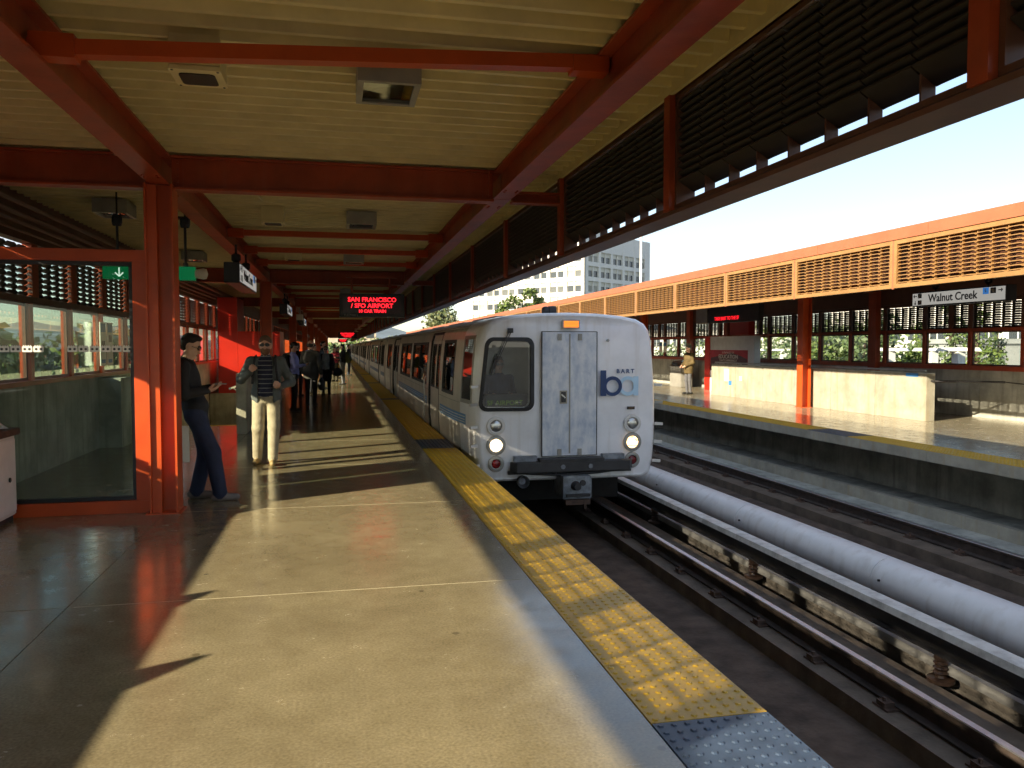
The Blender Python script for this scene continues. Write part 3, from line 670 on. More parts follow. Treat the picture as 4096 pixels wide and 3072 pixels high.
m = MB(); face_poly(m,[(-.155,.76),(-.04,.76),(-.04,.96),(-.155,.96)],-.004,.008); hd = put(m,'handle_plate','concrete_pale',fd)
m = MB(); face_poly(m,[(-.135,.78),(-.06,.78),(-.06,.94),(-.135,.94)],-.0125,.002); put(m,'handle_recess','dark_metal',hd)
m = MB().bar((-.13,-.022,.90),(-.07,-.022,.85),.012,.02); put(m,'handle','steel',hd)
# lamps
def lamp(x,z,r,mat,bez,name='headlamp'):
    m = MB(); y = fy(x)
    m.lathe([(r+.055,.0),(r+.05,-.014),(r+.012,-.02),(r,-.012),(r,.004)],(x,y,z),n=28,ax='y'); b = put(m,name,bez,lead,smooth=True)
    m = MB(); m.lathe([(r,.002),(r*.8,-.010),(r*.4,-.016),(.001,-.018)],(x,y,z),n=28,ax='y'); put(m,'lens',mat,b,smooth=True)
for x,e in ((-1.13,'headlamp'),(1.03,'headlamp_dim')):
    lamp(x,.435,.088,'steel','white_plastic'); lamp(x,.145,.095,e,'grey_metal'); lamp(x,-.135,.07,'lamp_red','grey_metal','marker_lamp')
# top route indicator, horn, wiper, small fittings
m = MB(); face_poly(m,[(-.125,1.90),(.145,1.90),(.145,2.03),(-.125,2.03)],-.002,.03); ri = put(m,'route_lamp','grey_metal',lead)
dm = MB()
for i in range(13):
    for j in range(5): dm.box(-.10+i*.018,-.10+i*.018+.013,-.036,-.033,1.918+j*.02,1.918+j*.02+.014)
put(dm,'lamp_cells','led_orange',ri)
m = MB().lathe([(0,-.10),(.04,-.095),(.065,-.07),(.07,-.02),(.06,.0),(.075,.01),(.075,.12),(0,.13)],(-.22,.46,2.185),n=18,ax='x'); m.box(-.25,-.19,.42,.5,2.08,2.15); put(m,'horn','dark_metal',lead,smooth=True)
m = MB().box(-.96,-.88,-.02,.02,1.83,1.90); m.bar((-.94,-.035,1.87),(-1.20,-.03,1.27),.018,.012); m.bar((-.91,-.035,1.86),(-1.17,-.03,1.30),.012,.012); m.bar((-1.13,-.026,1.52),(-1.22,-.02,1.20),.02,.02); put(m,'wiper','dark_metal',lead)
m = MB().cyl((.61,-.006,1.72),(.61,.02,1.72),.022,n=10); put(m,'whistle','grey_metal',lead)
for z in (1.03,.76,.42,.14,-.16,1.03-.27):
    for s in (-1,1):
        x = s*(hx(z)*.925); m = MB().bar((x-s*.03,.09,z),(x+s*.085,.035,z-.004),.045,.04); put(m,'step','white_plastic',lead)
# emblem, name and number
def ringpoly(m,cx,cz,ro,ri,y,th=.006,n=40):
    vs = []; 
    for yy in (y-th,y):
        for r_ in (ro,ri): vs += [(cx+r_*math.cos(2*math.pi*k/n),yy,cz+r_*math.sin(2*math.pi*k/n)) for k in range(n)]
    fs = []
    for k in range(n):
        q = (k+1)%n; fs += [(k,q,n+q,n+k),(2*n+k,3*n+k,3*n+q,2*n+q),(k,2*n+k,2*n+q,q),(n+k,n+q,3*n+q,3*n+k)]
    m.add(vs,fs)
m = MB(); ringpoly(m,.690,1.018,.152,.098,.006); face_poly(m,[(.495,.868),(.585,.868),(.585,1.262),(.495,1.262)],.007,.0085); put(m,'emblem_b','logo_navy',lead)
m = MB(); ringpoly(m,.945,1.018,.150,.098,.021); face_poly(m,[(1.035,.87),(1.115,.87),(1.115,1.165),(1.035,1.165)],.0275,.0095); put(m,'emblem_a','logo_sky',lead)
text('name_lettering','B A R T',.088,'logo_navy',lead,(CX+.90,train_front+.016,1.245),'-y',ext=.003,bold=.003)
m = MB(); face_poly(m,[(.93,.655),(1.055,.655),(1.055,.70),(.93,.70)],.018,.008); nb = put(m,'number_plate','black',lead)
text('number','2559',.042,'ochre',nb,(CX+.993,train_front+.008,.677),'-y',ext=.002)
# anti-climber, coupler and pilot
m = MB(); m.prism([(-.94,-.04),(1.0,-.04),(.9,-.22),(-.86,-.22)],'z',-.245,-.10); m.box(-.5,.5,-.20,.02,-.10,-.055); ac = put(m,'anticlimber','dark_metal',lead,bevel=.008)
m = MB()
for x0,x1 in ((-.87,-.52),(.52,.87)):
    m.box(x0,x1,-.05,.05,-.10,-.02)
for x in (-.16,.27): m.cyl((x,-.235,-.17),(x,-.2,-.17),.035,n=12)
put(m,'bumper_fitting','coupler',ac)
m = MB().box(-.19,.25,-.34,.2,-.64,-.30); cp = put(m,'coupler','coupler',lead,bevel=.012)
m = MB(); m.cyl((.0,-.46,-.44),(0,-.33,-.44),.05,.075,n=14); m.cyl((.11,-.36,-.40),(.11,-.33,-.40),.045,n=12); m.box(-.15,.21,-.40,-.33,-.60,-.56); put(m,'coupler_pin','dark_metal',cp,smooth=True)
m = MB().box(-.16,.22,-.37,-.30,-.72,-.65); m.box(.12,.15,-.39,-.36,-.78,-.66); put(m,'coupler_guard','rust',cp)
m = MB().lathe([(.09,-.12),(.095,-.10),(.05,-.02),(.05,.2)],(-.74,0,-.40),n=18,ax='y'); m.cyl((-.74,-.02,-.4),(-.74,-.01,-.4),.09,n=18); put(m,'air_horn','coupler',lead,smooth=True)
m = MB().box(-.95,1.0,-.0,.3,-.30,-.246); m.tube([(-.7,-.1,-.27),(-.2,-.16,-.30),(.4,-.16,-.28),(.85,-.1,-.24)],.02); put(m,'hose','rubber',lead)
# cab side windows, blue line stripes, handrails
m = MB(); patch(m,-1,.42,1.02,.80,1.74,.004,True,.02); cw_ = put(m,'cab_side_window','train_glass',lead)
m = MB(); ring(m,-1,.36,1.08,.74,1.80,.06,.012,True,.02); put(m,'gasket','grey_metal',cw_)
m = MB(); patch(m,-1,.43,1.02,.81,1.73,-.01,True,.01); put(m,'window_backing','black',cw_)
for y0,y1 in ((.75,3.3),(5.6,13.6)):
    m = MB(); patch(m,-1,y0,y1,.40,.56,.004,True,.006); bs = put(m,'stripe_band','stripe_blue',lead)
    m = MB()
    for z in (.43,.47,.515): patch(m,-1,y0+.02,y1-.02,z,z+.012,.007,True,.004)
    put(m,'stripe_lines','sign_white',bs)
    m = MB(); patch(m,-1,y0,y0+.5,.405,.555,.0065,True,.004) if y0 < 1 else patch(m,-1,y0,y1,.405,.45,.0065,True,.004); put(m,'stripe_block','stripe_blue' if y0 < 1 else 'stripe_dark',bs)
for y in (5.45,14.0,16.8):
    m = MB().tube([(-1.60,y,1.0),(-1.635,y,.94),(-1.635,y,.05),(-1.60,y,0)],.014); put(m,'grab_rail','steel',lead,smooth=True)
m = MB(); patch(m,-1,3.30,3.36,1.0,1.18,.004,True,.004); put(m,'side_emblem','red_paint',lead)
m = MB(); patch(m,-1,1.2,3.5,.72,.73,.003,True,.006); patch(m,-1,5.3,14.1,.72,.73,.003,True,.006); put(m,'belt_seam','grey_metal',lead)
# following cars
mid = thing('train_car','silver rail car with dark windows coupled behind the lead car','train car',(CX,train_front+LEN+.2,0),'cars of the arriving train')
MWN = [(.9,3.0,.83,1.70),(5.6,9.2,.83,1.70),(10.4,13.9,.83,1.70),(18.0,20.2,.83,1.70)]; MD = [(3.4,5.2),(15.4,17.2)]
car_parts(mid,LEN,False,MWN,MD,detail=False)
m = MB(); patch(m,-1,.5,3.1,.40,.56,.004,False,.006); patch(m,-1,5.5,15.1,.40,.56,.004,False,.006); inst(m.mesh('stripe_band','stripe_dark'),'stripe_band',mid)
lb = ['silver rail car third from the lit headlamps','silver rail car fourth from the lit headlamps','silver rail car fifth from the lit headlamps']
for k in range(8):
    c = copy_tree(mid); c.location = (CX,train_front+(LEN+.2)*(k+2),0)
    c['label'] = lb[k] if k < 3 else 'silver rail car in the far tail of the arriving train'
# ------------------------------------------------------------------ glass screen beside the first column
gs = thing('glass_screen','orange framed glass windbreak joined to the sunlit column','glass screen',(-2.8,8.4,0))
x0,x1 = LW+.02,GL-.14
m = MB(); m.box(x0,x1,8.35,8.45,2.44,2.555); m.box(x0,x1,8.35,8.45,.0,.125); m.box(x1-.13,x1,8.35,8.45,.125,2.44); m.box(x0,x0+.1,8.35,8.45,.125,2.44); m.build('frame','orange',gs,bevel=.006)
m = MB(); a,b = x0+.1,x1-.13
m.box(a,b,8.375,8.425,2.40,2.438); m.box(a,b,8.375,8.425,.127,.165); m.box(b-.035,b-.001,8.375,8.425,.165,2.40); m.box(a+.001,a+.035,8.375,8.425,.165,2.40); m.build('gasket','black',gs)
MB().box(a+.03,b-.03,8.394,8.404,.16,2.405).build('pane','screen_glass',gs)
# safety decals: little white carriages with two dark portholes
dm = MB(); s = .045
dm.prism(rrect(-s,s,-.028,.028,.008,n=2),'y',-.001,.001)
for k in range(4): dm.box(-s+.012+k*.02,-s+.02+k*.02,-.001,.001,.028,.038)
for x in (-.02,.02): dm.cyl((x,-.0022,0),(x,-.0012,0),.012,n=10,mi=1)
dme = dm.mesh('decal',['sign_white','black'])
for k in range(13):
    if k in (4,5): continue
    inst(dme,'decal',gs,(-3.07+.098*k,8.392,1.60),world=True)
# white information cabinet
cb = thing('information_cabinet','white cabinet with brown ledge and sloped glass case before the glass screen','cabinet',(-3.3,7.8,0))
MB().box(-3.55,-2.97,7.0,8.30,.05,.80).build('cabinet_body','white_plastic',cb,bevel=.01)
MB().box(-2.972,-2.955,7.03,8.27,.09,.77).build('cabinet_door','white',cb,bevel=.006)
MB().cyl((-2.95,8.1,.40),(-2.94,8.1,.40),.022,n=10).build('lock','black',cb)
MB().box(-3.53,-2.99,7.03,8.27,0,.05).build('plinth','dark_metal',cb)
MB().box(-3.6,-2.93,6.97,8.33,.80,.865).build('ledge','rust',cb,bevel=.008)
m = MB()
for y in (7.05,8.20): m.prism([(-3.5,.865),(-3.0,.865),(-3.05,.90),(-3.32,1.15),(-3.5,1.15)],'y',y,y+.05)
m.box(-3.5,-3.32,7.05,8.25,1.13,1.155); m.build('case_frame','white',cb)
m = MB().add([(-3.03,7.1,.88),(-3.03,8.2,.88),(-3.32,8.2,1.14),(-3.32,7.1,1.14)],[(0,1,2,3)]); m.build('case_glass','screen_glass',cb)
# pair of panels standing in for notices reflected in the window
for k,y in enumerate((14.05,14.45)):
    pp = thing('reflected_poster','narrow white and blue panel standing in for a notice reflected in the left window','notice',(LW+.05,y,1.32),'notice reflections in the window')
    MB().box(LW+.04,LW+.055,y-.16,y+.16,1.32,2.02).build('sheet','sign_white',pp)
    m = MB(); m.box(LW+.0555,LW+.058,y-.13,y+.13,1.86,2.0); m.box(LW+.0555,LW+.058,y-.12,y+.1,1.36,1.42); m.build('blue_block','sign_blue',pp)
    m = MB(); m.box(LW+.0555,LW+.058,y-.08,y+.09,1.60+.1*k,1.72+.1*k); m.build('photo_block','rust',pp)
# ------------------------------------------------------------------ hanging signs
ex = thing('exit_sign','green exit sign with white arrow and stair symbol hanging on two black rods','exit sign',(-2.2,10.5,2.44))
MB().box(-2.74,-1.70,10.45,10.55,2.44,2.60).build('case','sign_green',ex)
m = MB()
for x in (-2.58,-1.81): m.cyl((x,10.5,2.6),(x,10.5,3.14),.016,n=8); m.lathe([(.05,0),(.06,.04),(.06,.1),(.03,.13)],(x,10.5,3.08),n=10); m.lathe([(.03,.0),(.03,.05)],(x,10.5,2.6),n=8); m.box(x-.12,x+.12,10.4,10.6,3.19,3.2); m.cyl((x,10.5,3.18),(x,10.5,3.48),.012,n=6)
m.build('hanger','black',ex)
m = MB()
for a,b in (((-2.555,2.575),(-2.555,2.475)),((-2.555,2.47),(-2.60,2.515)),((-2.555,2.47),(-2.51,2.515))): m.bar((a[0],10.447,a[1]),(b[0],10.447,b[1]),.014,.004,up=(0,1,0))
for a,b in ((-2.45,-2.30),(-2.275,-2.19)): m.box(a,b,10.446,10.449,2.455,2.585)
m.build('symbols','sign_lit',ex)
m = MB(); 
for k in range(5): m.box(-2.43+.023*k,-2.40+.023*k,10.443,10.4455,2.475+.018*k,2.495+.018*k)
m.cyl((-2.235,10.4445,2.56),(-2.235,10.4425,2.56),.011,n=8); m.bar((-2.235,10.444,2.545),(-2.24,10.444,2.505),.018,.004,up=(0,1,0)); m.bar((-2.24,10.444,2.505),(-2.215,10.444,2.468),.012,.004,up=(0,1,0)); m.bar((-2.24,10.444,2.505),(-2.265,10.444,2.47),.012,.004,up=(0,1,0)); m.bar((-2.235,10.444,2.54),(-2.205,10.444,2.52),.009,.004,up=(0,1,0))
m.build('pictograms','sign_black',ex)
MB().lathe([(.0,0),(.05,0),(.07,.09),(.06,.13),(0,.15)],(-1.70,10.5,2.52),n=12,ax='x').build('emergency_lamp','white_plastic',ex,smooth=True)
def name_sign(x, y0, y1, z0, z1, face, label, near=True):
    t = thing('station_name_sign',label,'sign',(x,(y0+y1)/2,z0),'station name signs')
    MB().box(x-.11,x+.11,y0,y1,z0,z1).build('case','sign_black',t,bevel=.006)
    s = 1 if face == '+x' else -1; fx = x+.112*s
    MB().box(min(fx,fx+.004*s),max(fx,fx+.004*s),y0+.03,y1-.03,z0+.025,z1-.025).build('face','sign_face_glow',t)
    fx += .006*s; L_ = y1-y0; d = 1 if face == '+x' else -1     # reading direction along y
    st = y0 if d > 0 else y1; zm = (z0+z1)/2; h = z1-z0
    at = lambda u: st+d*u
    text('lettering','Walnut Creek',h*.74,'sign_black',t,(fx,at(L_*.46),zm),face,ext=.002,bold=.004)
    m = MB()
    def bx(u0,u1,za,zb): a,b = sorted((at(u0),at(u1))); m.box(min(fx-.001*s,fx+.002*s),max(fx-.001*s,fx+.002*s),a,b,za,zb)
    def ar(u,zc,dirn,l=.07):
        if dirn in 'lr':
            e = -1 if dirn == 'l' else 1; m.bar((fx,at(u-l*e),zc),(fx,at(u+l*e),zc),.016,.004,up=(1,0,0))
            for k in (-1,1): m.bar((fx,at(u+l*e),zc),(fx,at(u+l*.35*e),zc+k*l*.6),.016,.004,up=(1,0,0))
        else:
            m.bar((fx,at(u),zc+l),(fx,at(u),zc-l),.016,.004,up=(1,0,0))
            for k in (-1,1): m.bar((fx,at(u),zc-l),(fx,at(u+k*l*.6),zc-l*.3),.016,.004,up=(1,0,0))
    ar(.11,zm+h*.22,'l',.05); ar(.11,zm-h*.22,'d',.04); bx(.19,.30,zm+h*.08,zm+h*.40); bx(.19,.30,zm-h*.38,zm-h*.07); bx(L_-.37,L_-.24,zm+h*.02,zm+h*.38); ar(L_-.14,zm+h*.2,'r',.05)
    m.build('pictograms','sign_black',t)
    m = MB(); bx(L_-.55,L_-.41,zm+h*.0,zm+h*.40); m.build('access_symbol','sign_blue_glow',t)
    m = MB(); fx += .003*s
    for zc in (zm+h*.10,zm-h*.36):
        for k in range(4): bx(.205+.02*k,.225+.02*k,zc+.016*k+.01,zc+.016*k+.026)
    bx(L_-.335,L_-.318,zm+h*.08,zm+h*.30); bx(L_-.30,L_-.283,zm+h*.08,zm+h*.30); m.cyl((fx,at(L_-.49),zm+h*.31),(fx+.002*s,at(L_-.49),zm+h*.31),.013,n=8); bx(L_-.50,L_-.48,zm+h*.14,zm+h*.26); bx(L_-.50,L_-.445,zm+h*.12,zm+h*.16)
    m.build('white_marks','sign_white',t)
    m = MB()
    for u in (.55,L_-.55): m.cyl((x,y0+u,z1),(x,y0+u,z1+.32),.018,n=8); m.lathe([(.04,.05),(.07,.08),(.07,.16),(.04,.18)],(x,y0+u,z1),n=10)
    m.build('hanger','black',t)
    return t
name_sign(-1.50,12.35,14.80,2.56,2.86,'+x','white Walnut Creek sign with black end hanging near the exit sign')
name_sign(-1.50,23.8,26.2,2.56,2.86,'+x','white Walnut Creek sign hanging by the red column beyond the stairs')
name_sign(-1.50,35.4,37.8,2.56,2.86,'+x','white Walnut Creek sign hanging far down the boarding platform')
def led_sign(y, label, lit='led_red', big=True):
    t = thing('departure_sign',label,'LED sign',(.75,y,2.28),'departure signs over the boarding platform')
    MB().box(.05,1.46,y-.09,y+.09,2.28,2.79).build('case','black',t,bevel=.01)
    MB().box(.12,1.39,y-.094,y-.091,2.36,2.75).build('screen','poster_dark2',t)
    for s,z,sz,sx_ in (('SAN FRANCISCO',2.655,.135,1.0),('/ SFO AIRPORT',2.522,.135,1.0),('10 CAR TRAIN',2.405,.092,1.0)):
        text('lettering',s,sz,lit,t,(.755,y-.0975,z),'-y',ext=.002,bold=.002,sx=1.02)
    text('platform_lettering','PLATFORM 2',.052,'grey_metal',t,(.30,y-.0975,2.315),'-y',ext=.0015)
    MB().box(.04,1.47,y-.1,y+.1,2.272,2.279).build('bottom_trim','grey_metal',t)
    m = MB(); m.cyl((.32,y,2.79),(.32,y,3.18),.025,n=8); m.cyl((1.15,y,2.79),(1.15,y,3.18),.025,n=8); m.box(.2,1.3,y-.04,y+.04,3.14,3.2); m.build('hanger','orange_side',t)
led_sign(18.0,'black departure sign with red SAN FRANCISCO lettering over the platform')
led_sign(63.0,'red lit departure sign hanging beyond the waiting crowd'); led_sign(118.0,'tiny red departure sign at the far end of the platform')
# ------------------------------------------------------------------ ceiling fittings
def floodlight(x,y,label,on=False):
    t = thing('ceiling_light',label,'light',(x,y,3.29),'box lights under the canopy')
    m = MB(); w = .20; d = .25
    for a,b,c,e in ((-w,-w+.04,-d,d),(w-.04,w,-d,d),(-w+.04,w-.04,-d,-d+.04),(-w+.04,w-.04,d-.04,d)): m.box(x+a,x+b,y+c,y+e,3.29,3.46)
    m.box(x-w+.04,x+w-.04,y-d+.04,y+d-.04,3.40,3.46); m.box(x-.12,x+.12,y-.12,y+.12,3.46,3.49); m.build('housing','grey_metal',t)
    m = MB(); n = 8
    pr = [(-w+.045+(2*w-.09)*k/n, 3.19-.09*math.sin(math.pi*k/n)**.5 if False else 3.32+.06*math.sin(math.pi*k/n)) for k in range(n+1)]
    m.add([(x+a,y-d+.05,z) for a,z in pr]+[(x+a,y+d-.12,z) for a,z in pr],[(i,i+1,n+2+i,n+1+i) for i in range(n)]); m.build('reflector','steel',t,smooth=True)
    m = MB().cyl((x-.06,y-.03,3.35),(x+.06,y-.03,3.35),.02,n=8); m.build('lamp','tube' if on else 'white_plastic',t)
    MB().box(x-w+.041,x+w-.041,y-d+.041,y+d-.10,3.302,3.307).build('lens','lamp_glass',t)
    MB().box(x-w+.041,x+w-.041,y+d-.10,y+d-.041,3.30,3.315).build('lens_bar','black',t)
floodlight(.34,5.43,'grey box floodlight beside the red tie bar overhead'); floodlight(.34,11.4,'grey box floodlight just past the first cross beam'); floodlight(.335,16.4,'grey box light above the departure sign',True)
floodlight(-2.75,11.1,'grey box floodlight above the glass screen'); floodlight(-2.7,16.6,'grey box floodlight beyond the exit sign')
for y in (21.5,26.2,33.0,38.0): floodlight(.30,y,'grey box light in the dark canopy beyond the departure sign',True)
def speaker(x,y,label):
    t = thing('ceiling_speaker',label,'speaker',(x,y,3.2),'cream speakers under the canopy')
    MB().box(x-.145,x+.145,y-.16,y+.16,3.30,3.49).build('case','cream',t,bevel=.008)
    m = MB(); o1 = rrect(x-.15,x+.15,y-.165,y+.165,.01,n=2); m.prism(o1,'z',3.275,3.30); m.build('cover','cream',t)
    MB().prism(rrect(x-.105,x+.105,y-.10,y+.11,.03,n=4),'z',3.268,3.2745).build('grille','brown_slat',t)
    m = MB()
    for a in (-.13,.13):
        for b in (-.145,.145): m.cyl((x+a,y+b,3.271),(x+a,y+b,3.2745),.008,n=6)
    m.build('screws','dark_metal',t)
speaker(-.82,5.32,'cream ceiling speaker with dark grille behind the red tie bar'); speaker(-.83,11.3,'cream ceiling speaker between the first cross beam and the thin ties'); speaker(-.8,15.9,'cream ceiling speaker in front of the second cross beam')
m = MB().tube([(-1.3,8.6,3.45),(-1.25,9.2,3.45),(-1.0,9.25,3.45),(-.9,10.5,3.45)],.012); tag(m.build('cable_conduit','cream',smooth=True),'thin cream conduit bending along the deck toward the speaker','conduit')
cl = thing('security_camera','white dome camera hung under the girder beyond the second column','camera',(-1.5,34,2.6)); MB().cyl((-1.5,34,2.95),(-1.5,34,3.2),.03,n=8).build('stem','grey_metal',cl); MB().box(-1.62,-1.38,33.8,34.4,2.72,2.95).build('housing','white_plastic',cl); MB().lathe([(.12,.0),(.1,-.08),(.05,-.13),(0,-.14)],(-1.5,34,2.72),n=12).build('dome','black',cl,smooth=True)
# ------------------------------------------------------------------ opposite canopy
fc = thing('opposite_canopy','sunlit orange canopy with ochre louvre panels over the opposite platform','canopy',(12,14,0))
FP = 2.88; FY0 = 11.48
for k in range(-4,33):
    y = FY0+FP*k
    if k < 15: louvre(fc,FFX+.012,y+.02,2.575,3.345,FP-.04,11,10,('ochre','ochre'),mirror=1,depth=.06,frame=.065,tilt=.22)
    else:
        fr = louvre(fc,FFX+.012,y+.02,2.575,3.345,FP-.04,6,1,('ochre','ochre'),mirror=1,depth=.07,frame=.065,fins=False,tilt=.22)
    MB().box(FFX+.0,FFX+.02,y-.02,y+.02,2.56,3.36).build('panel_joint','orange_trim',fc)
    MB().box(FFX-.02,FFX+.02,y-.8,y+FP-.806,3.352,3.535).build('roof_trim','orange_trim',fc)
YF0, YF1 = FY0-4*FP, FY0+33*FP
MB().box(FFX+.02,17.5,YF0,YF1,3.46,3.53).build('roof','grey_metal',fc)
MB().box(FFX+.30,17.4,YF0,YF1,3.40,3.455).build('ceiling','brown',fc)
MB().box(FFX+.25,FFX+.29,YF0,YF1,2.75,3.45).build('fascia_back','brown',fc)
for x in (9.6,12.25):
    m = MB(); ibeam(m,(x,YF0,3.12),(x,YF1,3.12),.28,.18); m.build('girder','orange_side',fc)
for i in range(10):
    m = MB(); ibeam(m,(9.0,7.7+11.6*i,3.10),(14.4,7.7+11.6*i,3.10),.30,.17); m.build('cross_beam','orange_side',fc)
column(12.25,19.35,3.1,'half sunlit orange column in front of the pale stair wall opposite')
column(12.25,30.9,3.1,'orange column beside the litter bin on the opposite platform')
for i in range(2,8): column(12.25,19.35+11.6*i,3.1,'orange column farther along the opposite platform')
# pale concrete stair wall
sw = thing('stair_wall','pale sunlit concrete stair wall on the opposite platform','wall',(12.6,20,0))
for a,b in zip((15.05,16.75,18.5,20.2,21.9,23.6),(16.75,18.5,20.2,21.9,23.6,25.3)):
    MB().box(12.5,12.72,a+.004,b-.004,0,1.03).build('wall_panel','concrete_pale',sw,bevel=.006)
MB().box(12.505,12.715,15.05,25.3,1.03,1.05).build('coping','concrete_grey',sw)
MB().cyl((12.60,15.2,1.10),(12.60,25.2,1.10),.022,n=10).build('top_rail','steel',sw,smooth=True)
def notice(y,z,w,h,mat,label,cat='notice'):
    tag(MB().box(12.488,12.4985,y-w/2,y+w/2,z-h/2,z+h/2).build('wall_notice',mat),label,cat)
notice(24.2,.70,.30,.40,'sign_white','tall white notice with blue head stuck on the pale stair wall'); notice(23.95,.45,.18,.14,'sign_blue','small blue sticker below the white notice on the stair wall'); notice(23.25,.62,.14,.14,'sign_white','small white notice on the pale stair wall'); notice(15.5,1.0,.38,.075,'sign_blue','blue sticker near the end of the pale stair wall')
frh = thing('wall_handrail','dark steel handrail past the end of the pale stair wall','handrail',(13.5,15.2,0))
m = MB(); m.tube([(12.62,15.6,.88),(12.62,14.95,.88),(13.7,14.2,.88)],.022); m.cyl((13.7,14.2,.88),(14.48,14.2,.80),.012,n=6); m.build('rail','dark_metal',frh,smooth=True)
# back wall with windows and louvres
fw_ = thing('opposite_window_wall','concrete wall with red framed windows and louvres behind the opposite platform','wall',(14.6,20,0)); BX = 14.5
for i in range(34):
    a = 1.0+2.95*i; MB().box(BX,BX+.2,a+.005,a+2.945,0,1.08).build('concrete_panel','concrete_grey',fw_)
MB().box(BX-.05,BX+.24,1,101,1.082,1.19).build('sill','orange_side',fw_)
MB().box(BX,BX+.12,1,101,1.985,2.06).build('head_rail','orange_side',fw_)
MB().box(BX,BX+.12,1,101,2.66,2.74).build('top_rail','brown',fw_); MB().box(BX-.02,BX+.3,1,101,2.745,3.395).build('header','brown',fw_)
fm_ = MB().box(0,.12,-.05,.05,0,.795).mesh('mullion','orange_side'); fst = MB().box(.01,.11,-.07,.07,0,.6).mesh('stud','brown'); fpn = MB().box(.06,.066,.05,1.46,.03,.77).mesh('pane','pane')
fgk = MB()
for a,b,c,d in ((.05,.08,0,.795),(1.42,1.45,0,.795),(.08,1.42,0,.035),(.08,1.42,.76,.795)): fgk.box(.045,.085,a,b,c,d)
fgk = fgk.mesh('gasket','brown')
for k in range(-6,52):
    y = 14.6+1.5*k
    inst(fm_,'mullion',fw_,(BX,y,1.19),world=True); inst(fpn,'pane',fw_,(BX,y,1.19),world=True)
    if k < 24: inst(fgk,'gasket',fw_,(BX,y,1.19),world=True)
    inst(fst,'stud',fw_,(BX,y+.0,2.06),world=True)
    if k % 2: inst(fst,'stud',fw_,(BX,y+.62,2.06),world=True)
    if k < 18: louvre(fw_,BX+.03,y+.072,2.062,2.655,1.356,11,5,('brown','brown_slat'),mirror=1,depth=.05,frame=0,fins=True,tilt=-.7)
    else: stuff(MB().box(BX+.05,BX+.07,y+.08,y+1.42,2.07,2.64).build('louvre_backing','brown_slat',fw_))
for y in (19.4,27.9,31.2): MB().box(BX-.16,BX-.01,y-.16,y+.16,0,3.39).build('pilaster','orange_side',fw_)
# signs and furniture over there
name_sign(12.10,12.45,14.93,2.47,2.77,'-x','white Walnut Creek sign with blue and black symbols hung over the opposite platform')
lf = thing('departure_sign','black PLATFORM 1 departure sign with red scrolling text opposite','LED sign',(11.8,22.5,2.37))
MB().box(11.72,11.88,20.8,24.05,2.37,2.86).build('case','black',lf,bevel=.01)
MB().box(11.70,11.90,24.06,24.85,2.40,2.88).build('end_panel','grey_metal',lf)
text('lettering','TAKE BART TO THE SF',.155,'led_dim',lf,(11.714,22.75,2.50),'-x',ext=.002,sx=1.0); text('platform_lettering','PLATFORM 1',.09,'grey_metal',lf,(11.714,23.55,2.41),'-x',ext=.0015)
for y in (21.3,23.5): MB().cyl((11.8,y,2.86),(11.8,y,3.4),.03,n=8).build('hanger','black',lf)
ad = thing('advertising_panel','tall grey advertising panel with red EDUCATION poster behind the stair wall','advertisement',(13.7,26,0))
MB().box(13.62,13.85,24.45,27.68,0,2.0).build('board','poster_grey',ad); MB().box(13.60,13.87,27.68,28.1,0,2.0).build('red_end','red_paint',ad)
MB().box(13.612,13.6195,24.87,27.66,.75,1.51).build('poster','poster_red',ad)
m = MB(); m.prism([(24.9,1.20),(25.4,1.32),(26.0,1.42),(24.95,1.60),(25.6,1.585),(24.9,1.60)][:3]+[(27.6,1.22),(27.64,.76),(24.9,.76)],'x',13.606,13.6115); m.build('poster_picture','poster_dark',ad)
for s_,z,sz in (('A PINNACLE OF',1.42,.10),('EDUCATION',1.27,.20),("THAT'S SURPRISINGLY",1.135,.105),('DOWN-TO-EARTH',1.005,.19)): text('poster_text',s_,sz,'sign_white',ad,(13.602,26.25,z),'-x',ext=.001,sx=1.25)
bn = thing('litter_bin','grey steel litter bin with sloped hood on the opposite platform','litter bin',(13.6,30.6,0))
MB().prism([(13.45,0),(13.95,0),(13.95,.84),(13.45,.84)],'y',29.9,31.0).build('bin_body','grey_metal',bn,bevel=.02)
m = MB(); m.prism([(13.43,.842),(13.97,.842),(13.85,1.06),(13.55,1.06)],'y',30.0,30.9); m.build('hood','steel',bn); MB().box(13.424,13.432,30.2,30.7,.86,.98).build('flap','black',bn)
MB().box(14.2,14.44,25.9,27.3,2.06,2.6).build('red_panel','red_paint',fw_)
for k,y in enumerate((33.9,34.4)):  # panels standing in for notices mirrored in the opposite glass
    pp = thing('reflected_poster','small blue and white panel standing in for a notice reflected behind the man in the hat','notice',(BX-.02,y,1.35),'notice reflections in the opposite window')
    MB().box(BX-.03,BX-.02,y-.17,y+.17,1.38,1.85).build('sheet','sign_white',pp); MB().box(BX-.0335,BX-.031,y-.13,y+.13,1.66,1.82).build('blue_block','sign_blue',pp)
